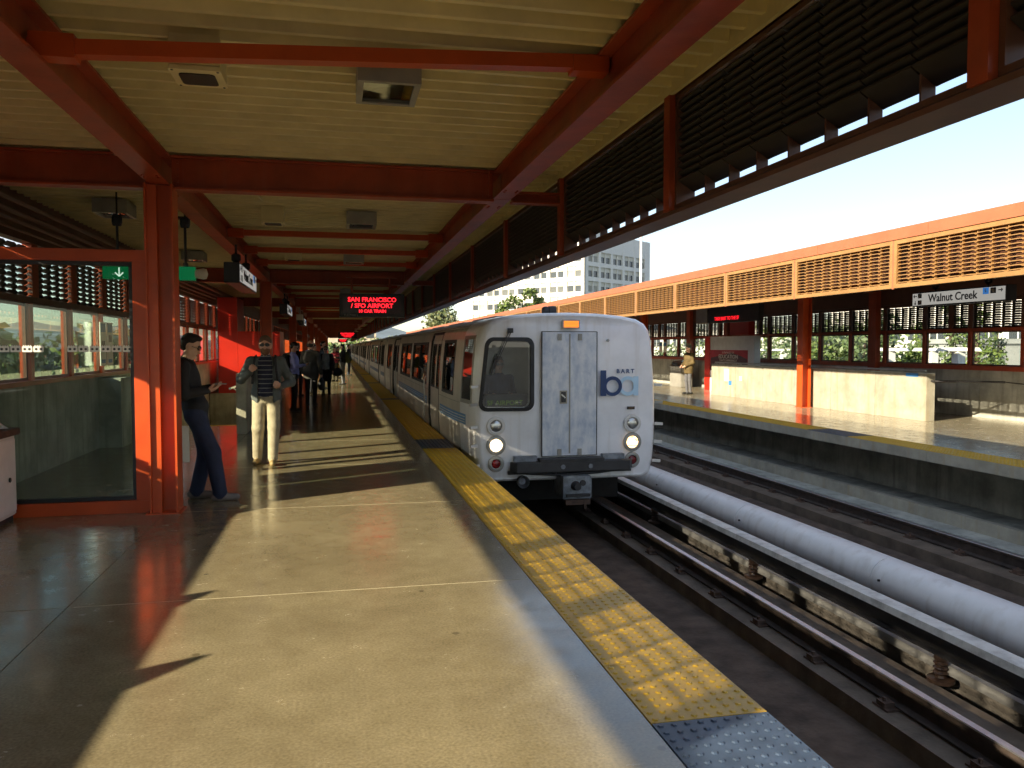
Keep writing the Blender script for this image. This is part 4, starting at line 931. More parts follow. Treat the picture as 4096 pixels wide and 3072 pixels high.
# ------------------------------------------------------------------ office block with gridded facades
def unit(a): return Vector((math.sin(R(a)),math.cos(R(a)),0))
of = thing('office_building','tall white office block with gridded square windows beyond the station','building',(58.1,185.1,-7))
OC = Vector((58.1,185.1,0)); dl, dr = unit(-37.5), unit(52.5); OT = 29.6
def fpt(d,nrm,s,o,z): return OC+d*s+nrm*o+Vector((0,0,z))
nl = -dr; nr = -dl       # outward normals of the left and right faces
def fbox(m,d,nrm,s0,s1,o0,o1,z0,z1,mi=0):
    vs = [fpt(d,nrm,s,o,z) for z in (z0,z1) for s,o in ((s0,o0),(s1,o0),(s1,o1),(s0,o1))]
    m.add(vs,[(3,2,1,0),(4,5,6,7),(0,1,5,4),(1,2,6,5),(2,3,7,6),(3,0,4,7)],mi)
m = MB(); c = [OC,OC+dr*30.6,OC+dr*30.6+dl*42.2,OC+dl*42.2]; m.prism([(p.x-(nl+nr).x*.55,p.y-(nl+nr).y*.55) for p in c],'z',-7,OT-.2); m.build('core','office_recess',of)
m = MB(); pc_ = [OC+dr*6+dl*4,OC+dr*29.5+dl*4,OC+dr*29.5+dl*26,OC+dr*6+dl*26]; m.prism([(p.x,p.y) for p in pc_],'z',OT-.3,OT+1.5); m.build('penthouse','office',of)
RH = 3.65; rows = [24.95-RH*k for k in range(9)]       # z of the top of each window opening
def facade(d,nrm,length,bay,first,mirror):
    m = MB(); nb_ = int((length-first)/bay)
    fbox(m,d,nrm,0,first,-.55,0,-7,OT)
    for b in range(nb_):
        s = first+b*bay; fbox(m,d,nrm,s+bay-.95,s+bay if b < nb_-1 else length,-.55,0,-7,OT)
    e = first+nb_*bay
    m.build('piers','office',of)
    m = MB()
    fbox(m,d,nrm,.0,length,-.55,-.03,rows[0],OT-.01)
    for z in rows: fbox(m,d,nrm,.01,length-.01,-.55,-.03,z-RH,z-RH+1.05)
    m.build('spandrels','office',of)
    w = MB(); W = (bay-.95)
    # one window in local axes: x along the face, y outward, z up from the sill; upper blind panel, glass, frame
    for h0 in (0,1):
        pass
    ux, uy = d, nrm
    def wm(w0,w1):
        q = MB(); q.box(w0,w1,-.50,-.38,1.55,2.58,0); q.box(w0+.1,w1-.1,-.55,-.44,.06,1.50,1); q.box(w0,w0+.1,-.5,-.36,0,1.55,0); q.box(w1-.1,w1,-.5,-.36,0,1.55,0); q.box(w0,w1,-.5,-.30,1.50,1.62,0)
        return q
    rot = math.atan2(d.y,d.x)
    hand = 1 if (Vector((-math.sin(rot),math.cos(rot),0)).dot(nrm) > 0) else -1
    mes = []
    for w0,w1 in ((.0,W/2-.12),(W/2+.12,W)):
        q = wm(w0,w1)
        if hand < 0: q.v = [(x,-y,z) for x,y,z in q.v]
        mes.append([q.mesh('window',['office_recess',g_]) for g_ in ('office_glass','office_mid','office_blind')])
    dv = MB()
    for b in range(nb_):
        s = first+b*bay
        for r_,z in enumerate(rows[:8]):
            p = fpt(d,nrm,s,0,z-RH+1.06)
            for me in mes: inst(me[random.choice((0,0,0,1,1,2))],'window',of,p,rz=rot,world=True)
            fbox(dv,d,nrm,s+W/2-.11,s+W/2+.11,-.52,-.10,z-RH+1.05,z)
    dv.build('window_dividers','office',of)
facade(dl,nl,42.2,5.25,.0+.9,False); facade(dr,nr,30.6,5.45,1.7,True)
# flag pole
fpl = thing('flagpole','slim white flagpole in front of the office block','flagpole',(39.2,100.2,-7)); fpl.location = (unit(21.4)*120).to_tuple()[:2]+(-7,)
ql = fpl.location.copy(); MB().cyl((ql.x,ql.y,-7),(ql.x,ql.y,24),.24,.15,n=12).build('pole','white',fpl,smooth=True); MB().lathe([(0,-.1),(.2,.1),(.2,.3),(0,.5)],(ql.x,ql.y,24),n=10).build('finial','white',fpl); MB().cyl((ql.x,ql.y,-7),(ql.x,ql.y,-6.7),.5,n=12).build('base','building_grey',fpl)

# ------------------------------------------------------------------ trees
def tree(x,y,h,rad,kind,label,z0=-7,n=2600,leaf=.28,shape='round',crown0=.3,seed=0,sparse=0.0):
    rg = np.random.RandomState(seed+int(x*7+y*3)%9999)
    t = thing('tree',label,'tree',(x,y,z0),'trees around the station')
    m = MB(); m.cyl((0,0,0),(0,0,h*.55),.022*h+.05,.012*h+.03,n=9); m.cyl((0,0,h*.55),(0.02*h,0,h*.9),.012*h+.03,.02,n=7)
    lobes = []
    nl_ = 9 if shape != 'cone' else 12
    for k in range(nl_):
        a = rg.uniform(0,6.28); f = (k+.5)/nl_
        if shape == 'cone': zc = h*(crown0+(1-crown0)*f*.95); rr = rad*(1-f)*.72+.12*rad; d = rr*.5
        elif shape == 'tall': zc = h*(crown0+(1-crown0)*f*.93); rr = rad*(.35+.65*math.sin(math.pi*(.15+.8*f)))*rg.uniform(.6,.85); d = rad*.45
        else: zc = h*(crown0+(1-crown0)*(.15+.7*rg.uniform(0,1))); rr = rad*rg.uniform(.42,.62); d = rad*rg.uniform(.25,.62)
        cx_,cy_ = d*math.cos(a),d*math.sin(a); lobes.append((cx_,cy_,zc,rr))
        m.cyl((0,0,max(.1,zc-h*.22)),(cx_*.8,cy_*.8,zc),.006*h+.02,.015,n=5)
    m2 = m.mesh('trunk','bark',smooth=True); inst(m2,'trunk',t)
    L_ = np.array(lobes); w_ = L_[:,3]**2; idx = rg.choice(len(lobes),n,p=w_/w_.sum())
    dirs = rg.normal(size=(n,3)); dirs /= np.linalg.norm(dirs,axis=1)[:,None]
    rad_ = L_[idx,3]*(rg.uniform(.25,1,n)**.45)*(1+.18*rg.normal(size=n))
    P_ = L_[idx,:3]+dirs*rad_[:,None]*np.array([1,1,.85 if shape != 'cone' else .7]); 
    u = rg.normal(size=(n,3)); u /= np.linalg.norm(u,axis=1)[:,None]; v = np.cross(u,rg.normal(size=(n,3))); v /= np.linalg.norm(v,axis=1)[:,None]
    s1 = leaf*rg.uniform(.6,1.4,n)[:,None]; s2 = s1*rg.uniform(.45,.8,n)[:,None]
    V = np.stack([P_-u*s1,P_-v*s2,P_+u*s1,P_+v*s2],1).reshape(-1,3)
    me = bpy.data.meshes.new('crown'); me.from_pydata(V.tolist(),[],np.arange(4*n).reshape(n,4).tolist())
    for q_ in ((0,1),(1,3),(2,3),(3,1))[kind]: me.materials.append(MAT['leaf%d'%q_])
    me.polygons.foreach_set('material_index',(rg.uniform(0,1,n) < .35).astype(int).tolist()); me.update(); inst(me,'crown',t)
    return t
# conifers in front of the office block, big gum tree at its left
for a,d,h,rr,sh in ((12.15,150,18.0,2.8,'tall'),(12.95,152,20.6,3.0,'tall'),(14.0,154,20.9,2.1,'tall')):
    p = unit(a)*d; tree(p.x,p.y,h,rr,0,['full green tree at the left of the three by the office block','tall bushy green tree, middle one of three by the office block','slim green tree, rightmost of three by the office block'][int((a-12)/.7)],n=3000,leaf=.32,shape=sh,crown0=.25,seed=3)
p = unit(7.35)*165; tree(p.x,p.y,20.0,4.8,2,'tall airy olive green tree left of the office block',n=5200,leaf=.32,shape='tall',crown0=.2,seed=5)
# trees behind the opposite windows
RT = [(24.5,75,8.0,3.0,1,'round'),(27.2,62,8.6,3.4,3,'round'),(29.3,70,8.2,3.4,0,'round'),(33.4,46,7.2,2.3,0,'round'),(34.8,48,8.6,2.7,3,'round'),(35.9,44,8.9,2.6,1,'tall'),(38.3,54,7.6,1.7,0,'round'),(39.4,56,8.9,2.4,0,'cone'),(41.0,57,10.0,2.7,1,'cone'),(42.4,56,10.4,2.6,0,'cone'),(43.6,60,8.6,2.0,3,'cone'),(37.4,40,6.4,1.6,0,'round'),(31.4,58,7.6,2.4,2,'round')]
LB = ['dark round tree behind the far end of the opposite wall','pale leafy tree behind the window left of the man in the hat','green tree behind the window by the man in the hat','low green bushy tree left of the orange column opposite','feathery grey green tree behind the window right of the orange column','dense dark tree right of the feathery one behind the windows','small green tree beside the grey building panel','young conifer left of the tall pair behind the windows','broad dark conifer of the pair behind the windows','tall pointed conifer in the window under the station sign','slim pale conifer beside the tall pointed one','bright low bush under the white lot lamps','olive tree behind the advertising panel']
for k,(a,d,h,rr,kd,sh) in enumerate(RT):
    p = unit(a)*d; tree(p.x,p.y,h+1.9,rr*1.1,kd,LB[k],n=5200,leaf=.13,shape=sh,crown0=.12,seed=11+k)
# trees at the far end of the line and beyond the left windows
for k,(x,y,h,rr,kd) in enumerate([(-6,170,9.5,4,0),(-1,182,10.0,4,3),(4,196,11,4.5,0),(10,215,11.5,5,1),(17,240,12,5,2),(25,260,12,6,1),(-16,190,9,5,3),(34,300,12.5,6,0)]):
    tree(x,y,h,rr,kd,'leafy green tree beyond the far end of the platform',n=1800,leaf=.42,crown0=.1,seed=40+k)
for k,(x,y,h,rr,kd) in enumerate([(-15,40,9.5,3,0),(-20,52,9.8,3.6,3),(-17,64,10,3.4,0),(-24,76,10,4,1),(-20,92,10,4,0),(-34,60,9.5,4,3),(-30,30,7.2,3,1)]):
    tree(x,y,h,rr,kd,'green tree growing outside the windows of the boarding platform',n=1800,leaf=.3,crown0=.15,seed=60+k)
# ------------------------------------------------------------------ other buildings
def block(name,label,x0,x1,y0,y1,z1,mat,rows_=0,face='y',cols=6,wz=1.6,wmat='office_glass',z0=-7,wstart=2.0,step=3.6):
    t = thing(name,label,'building',((x0+x1)/2,(y0+y1)/2,z0)); MB().box(x0,x1,y0,y1,z0,z1).build('wall',mat,t); MB().box(x0-.2,x1+.2,y0-.2,y1+.2,z1,z1+.4).build('roof','building_grey',t)
    if face == 'x':
        L_ = (y1-y0)/cols; me = MB().box(-.06,.05,L_*.18,L_*.82,0,wz).mesh('window',wmat); fr = MB()
        fr = MB().box(-.12,.02,L_*.5-.05,L_*.5+.05,0,wz).mesh('frame','white'); 
        for r_ in range(rows_):
            for c_ in range(cols):
                w_ = inst(me,'window',t,(x0,y0+c_*L_,z1-wstart-step*r_-wz),world=True); inst(fr,'frame',w_)
    else:
        L_ = (x1-x0)/cols; me = MB().box(L_*.18,L_*.82,-.06,.05,0,wz).mesh('window',wmat)
        for r_ in range(rows_):
            for c_ in range(cols): inst(me,'window',t,(x0+c_*L_,y0,z1-wstart-step*r_-wz),world=True)
    return t
block('white_building','white building with grouped windows behind the conifers opposite',62,80,44,92,7.5,'office',3,'x',14,1.5,wstart=3.6,step=4.2)
block('plain_building','grey panelled building block seen through the middle window opposite',51,56,56.5,62.5,1.9,'building_grey',1,'x',2,.9,wstart=.9)
block('long_building','long pale building with a band of windows behind the low trees opposite',56,70,98,150,4.2,'office',2,'x',12,1.3,wstart=1.2)
block('parking_garage','grey parking garage outside the windows of the boarding platform',-75,-45,10,130,2.2,'building_grey',2,'y',6)
block('distant_hall','tan building with orange band past the far end of the tracks',-30,14,300,330,8.5,'building_tan',2,'y',10)
# white T-shaped lamps of the parking lot opposite
for k,(a,d) in enumerate(((37.55,38),(40.0,38),(41.45,34),(31.0,60),(29.2,66),(33.0,50))):
    p = unit(a)*d; z = 1.62-.0045*d
    t = thing('lot_lamp',['white T shaped lot lamp behind the middle window opposite','white T shaped lot lamp left of the slim pole sign','white T shaped lot lamp with a blue side before the conifers','white lot lamp behind the window left of the orange column','white lot lamp near the advertising panel','white lot lamp beside the orange column opposite'][k],'lamp',(p.x,p.y,-7),'white lot lamps')
    MB().box(p.x-.16,p.x+.16,p.y-.16,p.y+.16,-7,z).build('post','white',t); m = MB(); m.prism([(-.75,z),(.75,z),(.66,z+.13),(-.66,z+.13)],'y',-.25,.25); m.v = [(p.x+x*math.cos(-.8)-y*math.sin(-.8),p.y+x*math.sin(-.8)+y*math.cos(-.8),q_) for x,y,q_ in m.v]; m.build('lamp_head','white',t)
# hills
hm = MB(); n = 60; hv = []
for i in range(n+1):
    a = -30+75*i/n; p = unit(a)*4200; hgt = 1.62+4200*math.tan(R(1.05+.42*math.sin(a*.33+.8)+.22*math.sin(a*.9+.3)+.1*math.sin(a*2.3)))
    p2 = unit(a)*3300; p3 = unit(a)*5400; hv += [(p2.x,p2.y,-7),(p.x,p.y,hgt),(p3.x,p3.y,-7)]
hm.add(hv,[(3*i+k,3*i+3+k,3*i+4+k,3*i+1+k) for i in range(n) for k in (0,1)]); struct(hm.build('hills','hill',smooth=True))
# ------------------------------------------------------------------ people: signed-distance bodies turned into one continuous mesh
def surface_nets(F,org,h):
    S = F < 0; nx,ny,nz_ = F.shape
    c = [(i,j,k) for i in (0,1) for j in (0,1) for k in (0,1)]
    sl = lambda A,o: A[o[0]:nx-1+o[0],o[1]:ny-1+o[1],o[2]:nz_-1+o[2]]
    cnt = sum(sl(S,o).astype(np.int8) for o in c); act = (cnt > 0) & (cnt < 8); idx = -np.ones(act.shape,int); I = np.argwhere(act); idx[act] = np.arange(len(I))
    pos = np.zeros((len(I),3)); num = np.zeros(len(I))
    for a in range(8):
        for b in range(a+1,8):
            d = np.array(c[b])-np.array(c[a])
            if np.abs(d).sum() != 1: continue
            fa = sl(F,c[a])[act]; fb = sl(F,c[b])[act]; x = (fa < 0) != (fb < 0); t = np.where(x,fa/np.where(x,fa-fb,1),0)
            pos += np.where(x[:,None],np.array(c[a])+t[:,None]*d,0); num += x
    V = (I+pos/num[:,None])*h+org; faces = []
    for ax in range(3):
        o = [0,0,0]; o[ax] = 1
        A = S[:nx-1 if ax==0 else nx,:ny-1 if ax==1 else ny,:nz_-1 if ax==2 else nz_]; B = S[(1 if ax==0 else 0):,(1 if ax==1 else 0):,(1 if ax==2 else 0):]
        E_ = np.argwhere(A != B); sg = A[tuple(E_.T)]
        u,v = [(1,2),(2,0),(0,1)][ax]; q = []
        for du,dv in ((-1,-1),(0,-1),(0,0),(-1,0)):
            e = E_.copy(); e[:,u] += du; e[:,v] += dv; q.append(e)
        ok = np.ones(len(E_),bool)
        for e in q: ok &= ((e >= 0) & (e < np.array(idx.shape))).all(1)
        Q = np.stack([idx[tuple(e[ok].T)] for e in q],1); Q[~sg[ok]] = Q[~sg[ok]][:,::-1]; faces.append(Q[(Q >= 0).all(1)])
    return V,np.concatenate(faces)
def sd(pr,P_):
    if pr[0] == 'c':
        a,b,ra,rb = (np.array(pr[1]),np.array(pr[2]),pr[3],pr[4]); d = b-a; t = np.clip(((P_-a)@d)/max(d@d,1e-9),0,1); return np.linalg.norm(P_-(a+t[...,None]*d),axis=-1)-(ra+(rb-ra)*t)
    c_,r_ = np.array(pr[1]),np.array(pr[2]); q = (P_-c_)
    if len(pr) > 4 and pr[4] is not None: q = q@pr[4]
    k0 = np.linalg.norm(q/r_,axis=-1); k1 = np.linalg.norm(q/(r_*r_),axis=-1)+1e-9; return k0*(k0-1)/k1
def bounds(pr):
    if pr[0] == 'c': a,b = np.array(pr[1]),np.array(pr[2]); r_ = max(pr[3],pr[4]); return np.minimum(a,b)-r_,np.maximum(a,b)+r_
    r_ = max(pr[2]); return np.array(pr[1])-r_,np.array(pr[1])+r_
def sculpt(prims,h,k=.025,cuts=()):
    lo = np.min([bounds(p)[0] for p in prims],0)-4*h; hi = np.max([bounds(p)[1] for p in prims],0)+4*h
    n = np.ceil((hi-lo)/h).astype(int)+1; F = np.full(n,.3); T = np.zeros(n,np.int16); D_ = np.full(n,9.0)
    ax = [lo[i]+h*np.arange(n[i]) for i in range(3)]; m = .06+k
    def blk(pr):
        a,b = bounds(pr); i0 = np.clip(((a-m-lo)/h).astype(int),0,n-1); i1 = np.clip(((b+m-lo)/h).astype(int)+2,0,n); sl = tuple(slice(*x) for x in zip(i0,i1)); G = np.stack(np.meshgrid(*[ax[i][sl[i]] for i in range(3)],indexing='ij'),-1); return sl,G
    for pi,pr in enumerate(prims):
        sl,G = blk(pr); d = sd(pr,G); f = F[sl]; kk = pr[5] if len(pr) > 5 and pr[0]=='c' else k
        hh = np.clip(.5+.5*(f-d)/kk,0,1); F[sl] = f*(1-hh)+d*hh-kk*hh*(1-hh)
        b_ = d < D_[sl]; D_[sl] = np.where(b_,d,D_[sl]); T[sl] = np.where(b_,pi,T[sl])
    for pr in cuts:
        sl,G = blk(pr); F[sl] = np.maximum(F[sl],-sd(pr,G))
    V,Q = surface_nets(F,lo,h)
    ctr = V[Q].mean(1); ii = np.clip(np.round((ctr-lo)/h).astype(int),0,n-1); tags = T[tuple(ii.T)]
    return V,Q,tags
def cmat(c,rough=.8,stripes=None):
    key = 'cloth_%.3f_%.3f_%.3f%s' % (*c,'s' if stripes else '')
    if key in MAT: return key
    m = surf(key,c,rough,var=.22,scale=9,bump=.35,bscale=18)
    if stripes:
        t = m.node_tree; N = t.nodes.new; K = t.links.new; b = t.nodes['Principled BSDF']; tc = N('ShaderNodeTexCoord'); sp = N('ShaderNodeSeparateXYZ'); K(tc.outputs['Object'],sp.inputs[0])
        a = N('ShaderNodeMath'); a.operation = 'MULTIPLY'; a.inputs[1].default_value = 1/.062; K(sp.outputs['Z'],a.inputs[0]); f = N('ShaderNodeMath'); f.operation = 'FRACT'; K(a.outputs[0],f.inputs[0]); g_ = N('ShaderNodeMath'); g_.operation = 'LESS_THAN'; g_.inputs[1].default_value = .17; K(f.outputs[0],g_.inputs[0])
        x = N('ShaderNodeMixRGB'); x.inputs[2].default_value = (*stripes,1); src = b.inputs['Base Color'].links[0].from_socket; K(g_.outputs[0],x.inputs[0]); K(src,x.inputs[1]); K(x.outputs[0],b.inputs['Base Color'])
    return key
SKIN = (.58,.32,.22)
def lerp(a,b,t): return tuple(np.array(a)+(np.array(b)-np.array(a))*t)
def hand_prims(wr,dirn,palm_n,s,curl=.5,tag='skin',hold=False):
    wr = np.array(wr); d = np.array(dirn,float); d /= np.linalg.norm(d); nrm = np.array(palm_n,float); nrm -= d*(nrm@d); nrm /= np.linalg.norm(nrm); side = np.cross(d,nrm)
    out = [('c',wr,wr+d*.05*s,.026*s,.030*s,.012,tag)]; pc = wr+d*.075*s
    out.append(('c',pc-side*.026*s,pc+side*.026*s,.018*s,.018*s,.012,tag))
    for q,ln in zip((-.031,-.0105,.0105,.031),(.060,.072,.076,.066)):
        a = pc+side*q*s+d*.012*s; b = a+(d*math.cos(curl*.9)+nrm*math.sin(curl*.9))*ln*.5*s; c_ = b+(d*math.cos(curl*2.2)+nrm*math.sin(curl*2.2))*ln*.5*s
        out += [('c',a,b,.0095*s,.009*s,.005,tag),('c',b,c_,.009*s,.0075*s,.005,tag)]
    a = wr+d*.03*s+side*.028*s; b = a+(d*.6+side*.5+nrm*.5)*.045*s; c_ = b+(d*.8+nrm*.5)*.032*s
    out += [('c',a,b,.013*s,.011*s,.008,tag),('c',b,c_,.011*s,.009*s,.005,tag)]
    return out
def person(label,loc,rz,H=1.75,j=None,cols=None,h=.014,hair='short',haircol=(.02,.015,.012),skin=SKIN,female=False,coat=None,opencoat=None,face=0.0,nod=0.0,glasses=None,hands=True,hdirs=None,hat=None,beard=None,stripes=None,fat=1.0,baggy=0.0):
    s = H/1.75; J = dict(pelvis=(0,0,.95),chest=(0,0,1.27),neck=(0,-.01,1.47),head=(0,.02,1.625),hipL=(-.09,0,.92),hipR=(.09,0,.92),kneeL=(-.10,.02,.50),kneeR=(.10,.02,.50),ankL=(-.10,-.02,.085),ankR=(.10,-.02,.085),toeL=(-.115,.14,.035),toeR=(.115,.14,.035),shL=(-.185,-.01,1.40),shR=(.185,-.01,1.40),elL=(-.24,-.03,1.13),elR=(.24,-.03,1.13),wrL=(-.24,.05,.89),wrR=(.24,.05,.89))
    J.update(j or {}); J = {k:np.array(v,float)*s for k,v in J.items()}
    C_ = dict(top=(.05,.05,.06),pants=(.02,.02,.025),shoe=(.03,.025,.02)); C_.update(cols or {})
    P_ = []; c = lambda a,b,ra,rb,t,k=.025: P_.append(('c',J[a] if isinstance(a,str) else a,J[b] if isinstance(b,str) else b,ra*s,rb*s,k*s,t)); e = lambda ct,r_,t,rot=None: P_.append(('e',np.array(ct),np.array(r_)*s,t,rot))
    w = .92 if female else 1.0; g = baggy
    e(J['pelvis']-np.array((0,0,.05*s)),(.162*fat,.116*fat,.11),'pants'); c('pelvis','chest',.118*fat,.12*fat,'top'); e(J['pelvis']+np.array((0,0,.045*s)),(.172*fat,.128*fat,.115),'top')
    e(J['chest'],(.178*w*fat,.118*fat,.19),'top'); c('shL','shR',.066*w,.066*w,'top',.04); c('chest','neck',.10,.062,'top',.04)
    if female: e(J['chest']+np.array((0,.07,0))*s,(.13,.075,.085),'top')
    c('neck',J['head']-np.array((0,.012,.06))*s,.056,.052,'skin',.02)
    for S_ in 'LR':
        c('hip'+S_,'knee'+S_,.088+g*.5,.066+g,'pants'); c('knee'+S_,'ank'+S_,.064+g,.048+g*1.1,'pants'); 
        hl = J['ank'+S_]*[1,1,0]+np.array((0,0,.042*s)); d = J['toe'+S_]-hl; d[2] = 0; d /= np.linalg.norm(d); c(hl-d*.055*s,J['toe'+S_]*[1,1,0]+np.array((0,0,.036*s)),.042,.036,'shoe',.015); c('ank'+S_,hl,.044,.045,'shoe',.02)
        c('sh'+S_,'el'+S_,.060+g*.4,.048+g*.5,'top'); c('el'+S_,'wr'+S_,.047+g*.5,.036+g*.4,'top')
        hd_ = (hdirs or {}).get(S_); fd_ = J['wr'+S_]-J['el'+S_]
        dirn = hd_[0] if hd_ else fd_; pn = hd_[1] if hd_ else ((.9,.1,.1) if S_ == 'L' else (-.9,.1,.1)); cu = hd_[2] if hd_ else .45
        if hands: P_.extend(hand_prims(J['wr'+S_],dirn,pn,s,cu))
        else: P_.append(('c',J['wr'+S_],J['wr'+S_]+np.array(dirn)/np.linalg.norm(dirn)*.12*s,.035*s,.028*s,.02,'skin'))
    # head with brow, nose, mouth, chin, ears
    hc = J['head']; Rm = np.array(Matrix.Rotation(face,3,'Z')@Matrix.Rotation(-nod,3,'X')); hp = lambda x,y,z: hc+Rm@(np.array((x,y,z))*s)
    e(hp(0,-.012,.03),(.077,.094,.093),'skin',Rm); e(hp(0,.02,-.045),(.058,.068,.072),'skin',Rm); c(hp(0,.078,-.018),hp(0,.103,-.035),.012,.014,'skin',.012); c(hp(-.03,.078,.022),hp(.03,.078,.022),.013,.013,'skin',.012)
    e(hp(0,.066,-.098),(.028,.02,.018),'skin',Rm)
    for sg in (-1,1): e(hp(sg*.076,-.012,-.01),(.012,.022,.033),'skin',Rm)
    c(hp(-.022,.083,-.066),hp(.022,.083,-.066),.0065,.0065,'lip',.004); 
    for sg in (-1,1): e(hp(sg*.031,.079,.004),(.013,.007,.008),'eye',Rm); 
    for sg in (-1,1): c(hp(sg*.016,.093,.026),hp(sg*.048,.084,.027),.006,.006,'brow',.004)
    if beard: e(hp(0,.035,-.075),(.062,.062,.052),'beard',Rm); c(hp(-.03,.088,-.054),hp(.03,.088,-.054),.008,.008,'beard',.004)
    root = thing('person',label,'person',loc,'people on the platforms',rz)
    V,Q,tags = sculpt(P_,h,.025*s)
    names = ['skin','top','pants','shoe','lip','eye','brow','beard']; mk = {'skin':cmat(skin,.5),'top':cmat(C_['top'],stripes=stripes),'pants':cmat(C_['pants']),'shoe':cmat(C_['shoe'],.6),'lip':cmat((.34,.12,.10),.5),'eye':cmat((.02,.015,.012),.2),'brow':cmat(haircol),'beard':cmat(beard or haircol)}
    def mesh_obj(nm,V,Q,mats,mi,sm=True):
        me = bpy.data.meshes.new(nm); me.from_pydata(V.tolist(),[],Q.tolist())
        for x in mats: me.materials.append(MAT[x])
        me.polygons.foreach_set('material_index',mi); me.polygons.foreach_set('use_smooth',[True]*len(me.polygons)); me.update(); return inst(me,nm,root)
    tg = [p[6] if p[0] == 'c' else p[3] for p in P_]; lut = np.array([names.index(t) for t in tg])
    mesh_obj('body',V,Q,[mk[x] for x in names],lut[tags].tolist())
    hk = cmat(haircol,.6)
    if hair:
        hp_ = []
        E2 = lambda ct,r_: hp_.append(('e',ct,np.array(r_)*s,'h',Rm))
        if hair in ('short','long'): E2(hp(0,-.024,.047),(.081,.094,.086)); E2(hp(0,-.052,.005),(.080,.066,.075)); E2(hp(0,.03,.105),(.055,.05,.028))
        if hair == 'fringe': E2(hp(0,-.02,.05),(.083,.098,.088)); E2(hp(0,-.05,.0),(.082,.07,.08))
        if hair == 'long': E2(hp(0,-.055,-.08),(.085,.06,.15))
        if hair == 'balding': E2(hp(0,-.055,-.0),(.081,.064,.06))
        V,Q,_ = sculpt(hp_,h*.8,.02,cuts=[('e',hp(0,.12,-.05),np.array((.075,.095,.13))*s,'x',Rm)] if hair != 'balding' else [])
        mesh_obj('hair',V,Q,[hk],[0]*len(Q))
    if coat or opencoat:
        cp_ = []; cl_ = coat or opencoat; cc = lambda a,b,ra,rb: cp_.append(('c',J[a] if isinstance(a,str) else a,J[b] if isinstance(b,str) else b,ra*s,rb*s,.03,'k')); ce = lambda ct,r_: cp_.append(('e',np.array(ct),np.array(r_)*s,'k',None))
        ce(J['chest'],(.200*w*fat,.142*fat,.20)); cc('chest','pelvis',.138*fat,.145*fat); ce(J['pelvis'],(.184*fat,.140*fat,.13)); cc('shL','shR',.074*w,.074*w)
        for S_ in 'LR': cc('sh'+S_,'el'+S_,.070,.060); cc('el'+S_,'wr'+S_,.059,.046)
        ln = cl_.get('len',0)
        ce(J['pelvis']-np.array((0,0,ln*.5*s)),(.184*fat,.138*fat,.30+ln))
        cuts = []
        if opencoat:
            for zz in np.arange(.5,1.6,.06): cuts.append(('c',np.array((0,.10,zz))*s,np.array((0,.40,zz))*s,cl_.get('gap',.085)*s,cl_.get('gap',.085)*s,0,'x'))
        hem = J['pelvis'][2]-(.10+ln)*s; cuts.append(('e',np.array((0,J['pelvis'][1],hem-1.2)),np.array((1.2,1.2,1.2)),'x',None))
        cuts.append(('e',J['head']-np.array((0,-.02,.03))*s,np.array((.085,.085,.11))*s,'x',None))
        V,Q,_ = sculpt(cp_,h,.03*s,cuts); mesh_obj('jacket',V,Q,[cmat(cl_['col'])],[0]*len(Q))
    if glasses:
        m = MB(); r_ = Matrix([list(x) for x in Rm])
        for sg in (-1,1):
            gr = 1.25 if glasses == 'dark' else 1.0; a = [hp(sg*.034+.026*gr*math.cos(t),.095,.004+.018*gr*math.sin(t)) for t in np.linspace(0,2*math.pi,13)[:-1]]
            if glasses == 'dark':
                b = [p+Rm@np.array((0,-.006,0)) for p in a]; m.add(a+b,[tuple(range(12)),tuple(range(23,11,-1))]+[(i,(i+1)%12,12+(i+1)%12,12+i) for i in range(12)])
            else: m.tube([tuple(p) for p in a+[a[0]]],.0022,n=4)
            m.bar(hp(sg*.058,.088,.008),hp(sg*.078,-.01,.006),.004,.005)
        m.bar(hp(-.01,.098,.008),hp(.01,.098,.008),.004,.005); me = m.mesh('glasses','black'); inst(me,'glasses',root)
    if hat:
        m = MB(); o = hp(0,-.01,.075); m.lathe([(.155,-.004),(.15,.004),(.098,.008),(.094,.06),(.085,.10),(.05,.112),(0,.10)],tuple(o),n=24); ho = inst(m.mesh('hat',hat,smooth=True),'hat',root)
        m = MB(); m.lathe([(.1005,.010),(.0995,.034)],tuple(o),n=24); inst(m.mesh('hat_band','black'),'hat_band',ho)
    return root,J
def bag(label,loc,rz,size,mat,kind='backpack'):
    t = thing('bag' if kind != 'backpack' else 'backpack',label,'bag',loc,None,rz); x,y,z = size
    if kind == 'backpack':
        V,Q,_ = sculpt([('e',(0,0,0),np.array((x*.5,y*.55,z*.52)),'b',None),('e',(0,-.02,-z*.12),np.array((x*.5,y*.6,z*.36)),'b',None),('e',(0,-y*.45,-z*.15),np.array((x*.36,y*.3,z*.25)),'b',None)],.014,.04)
    else: V,Q,_ = sculpt([('e',(0,0,0),np.array((x*.5,y*.5,z*.5)),'b',None),('e',(0,0,-z*.15),np.array((x*.55,y*.6,z*.38)),'b',None)],.014,.05)
    me = bpy.data.meshes.new('bag_body'); me.from_pydata(V.tolist(),[],Q.tolist()); me.materials.append(MAT[mat]); me.polygons.foreach_set('use_smooth',[True]*len(me.polygons)); inst(me,'bag_body',t)
    m = MB()
    if kind == 'backpack':
        for sg in (-1,1): m.tube([(sg*x*.25,y*.45,z*.42),(sg*x*.28,y*.55+.02,z*.2),(sg*x*.3,y*.4,-z*.3)],.012,n=6)
    else: m.tube([(-x*.3,0,z*.4),(-x*.2,0,z*.4+.14),(x*.2,0,z*.4+.14),(x*.3,0,z*.4)],.010,n=6)
    inst(m.mesh('strap',mat),'strap',t); return t
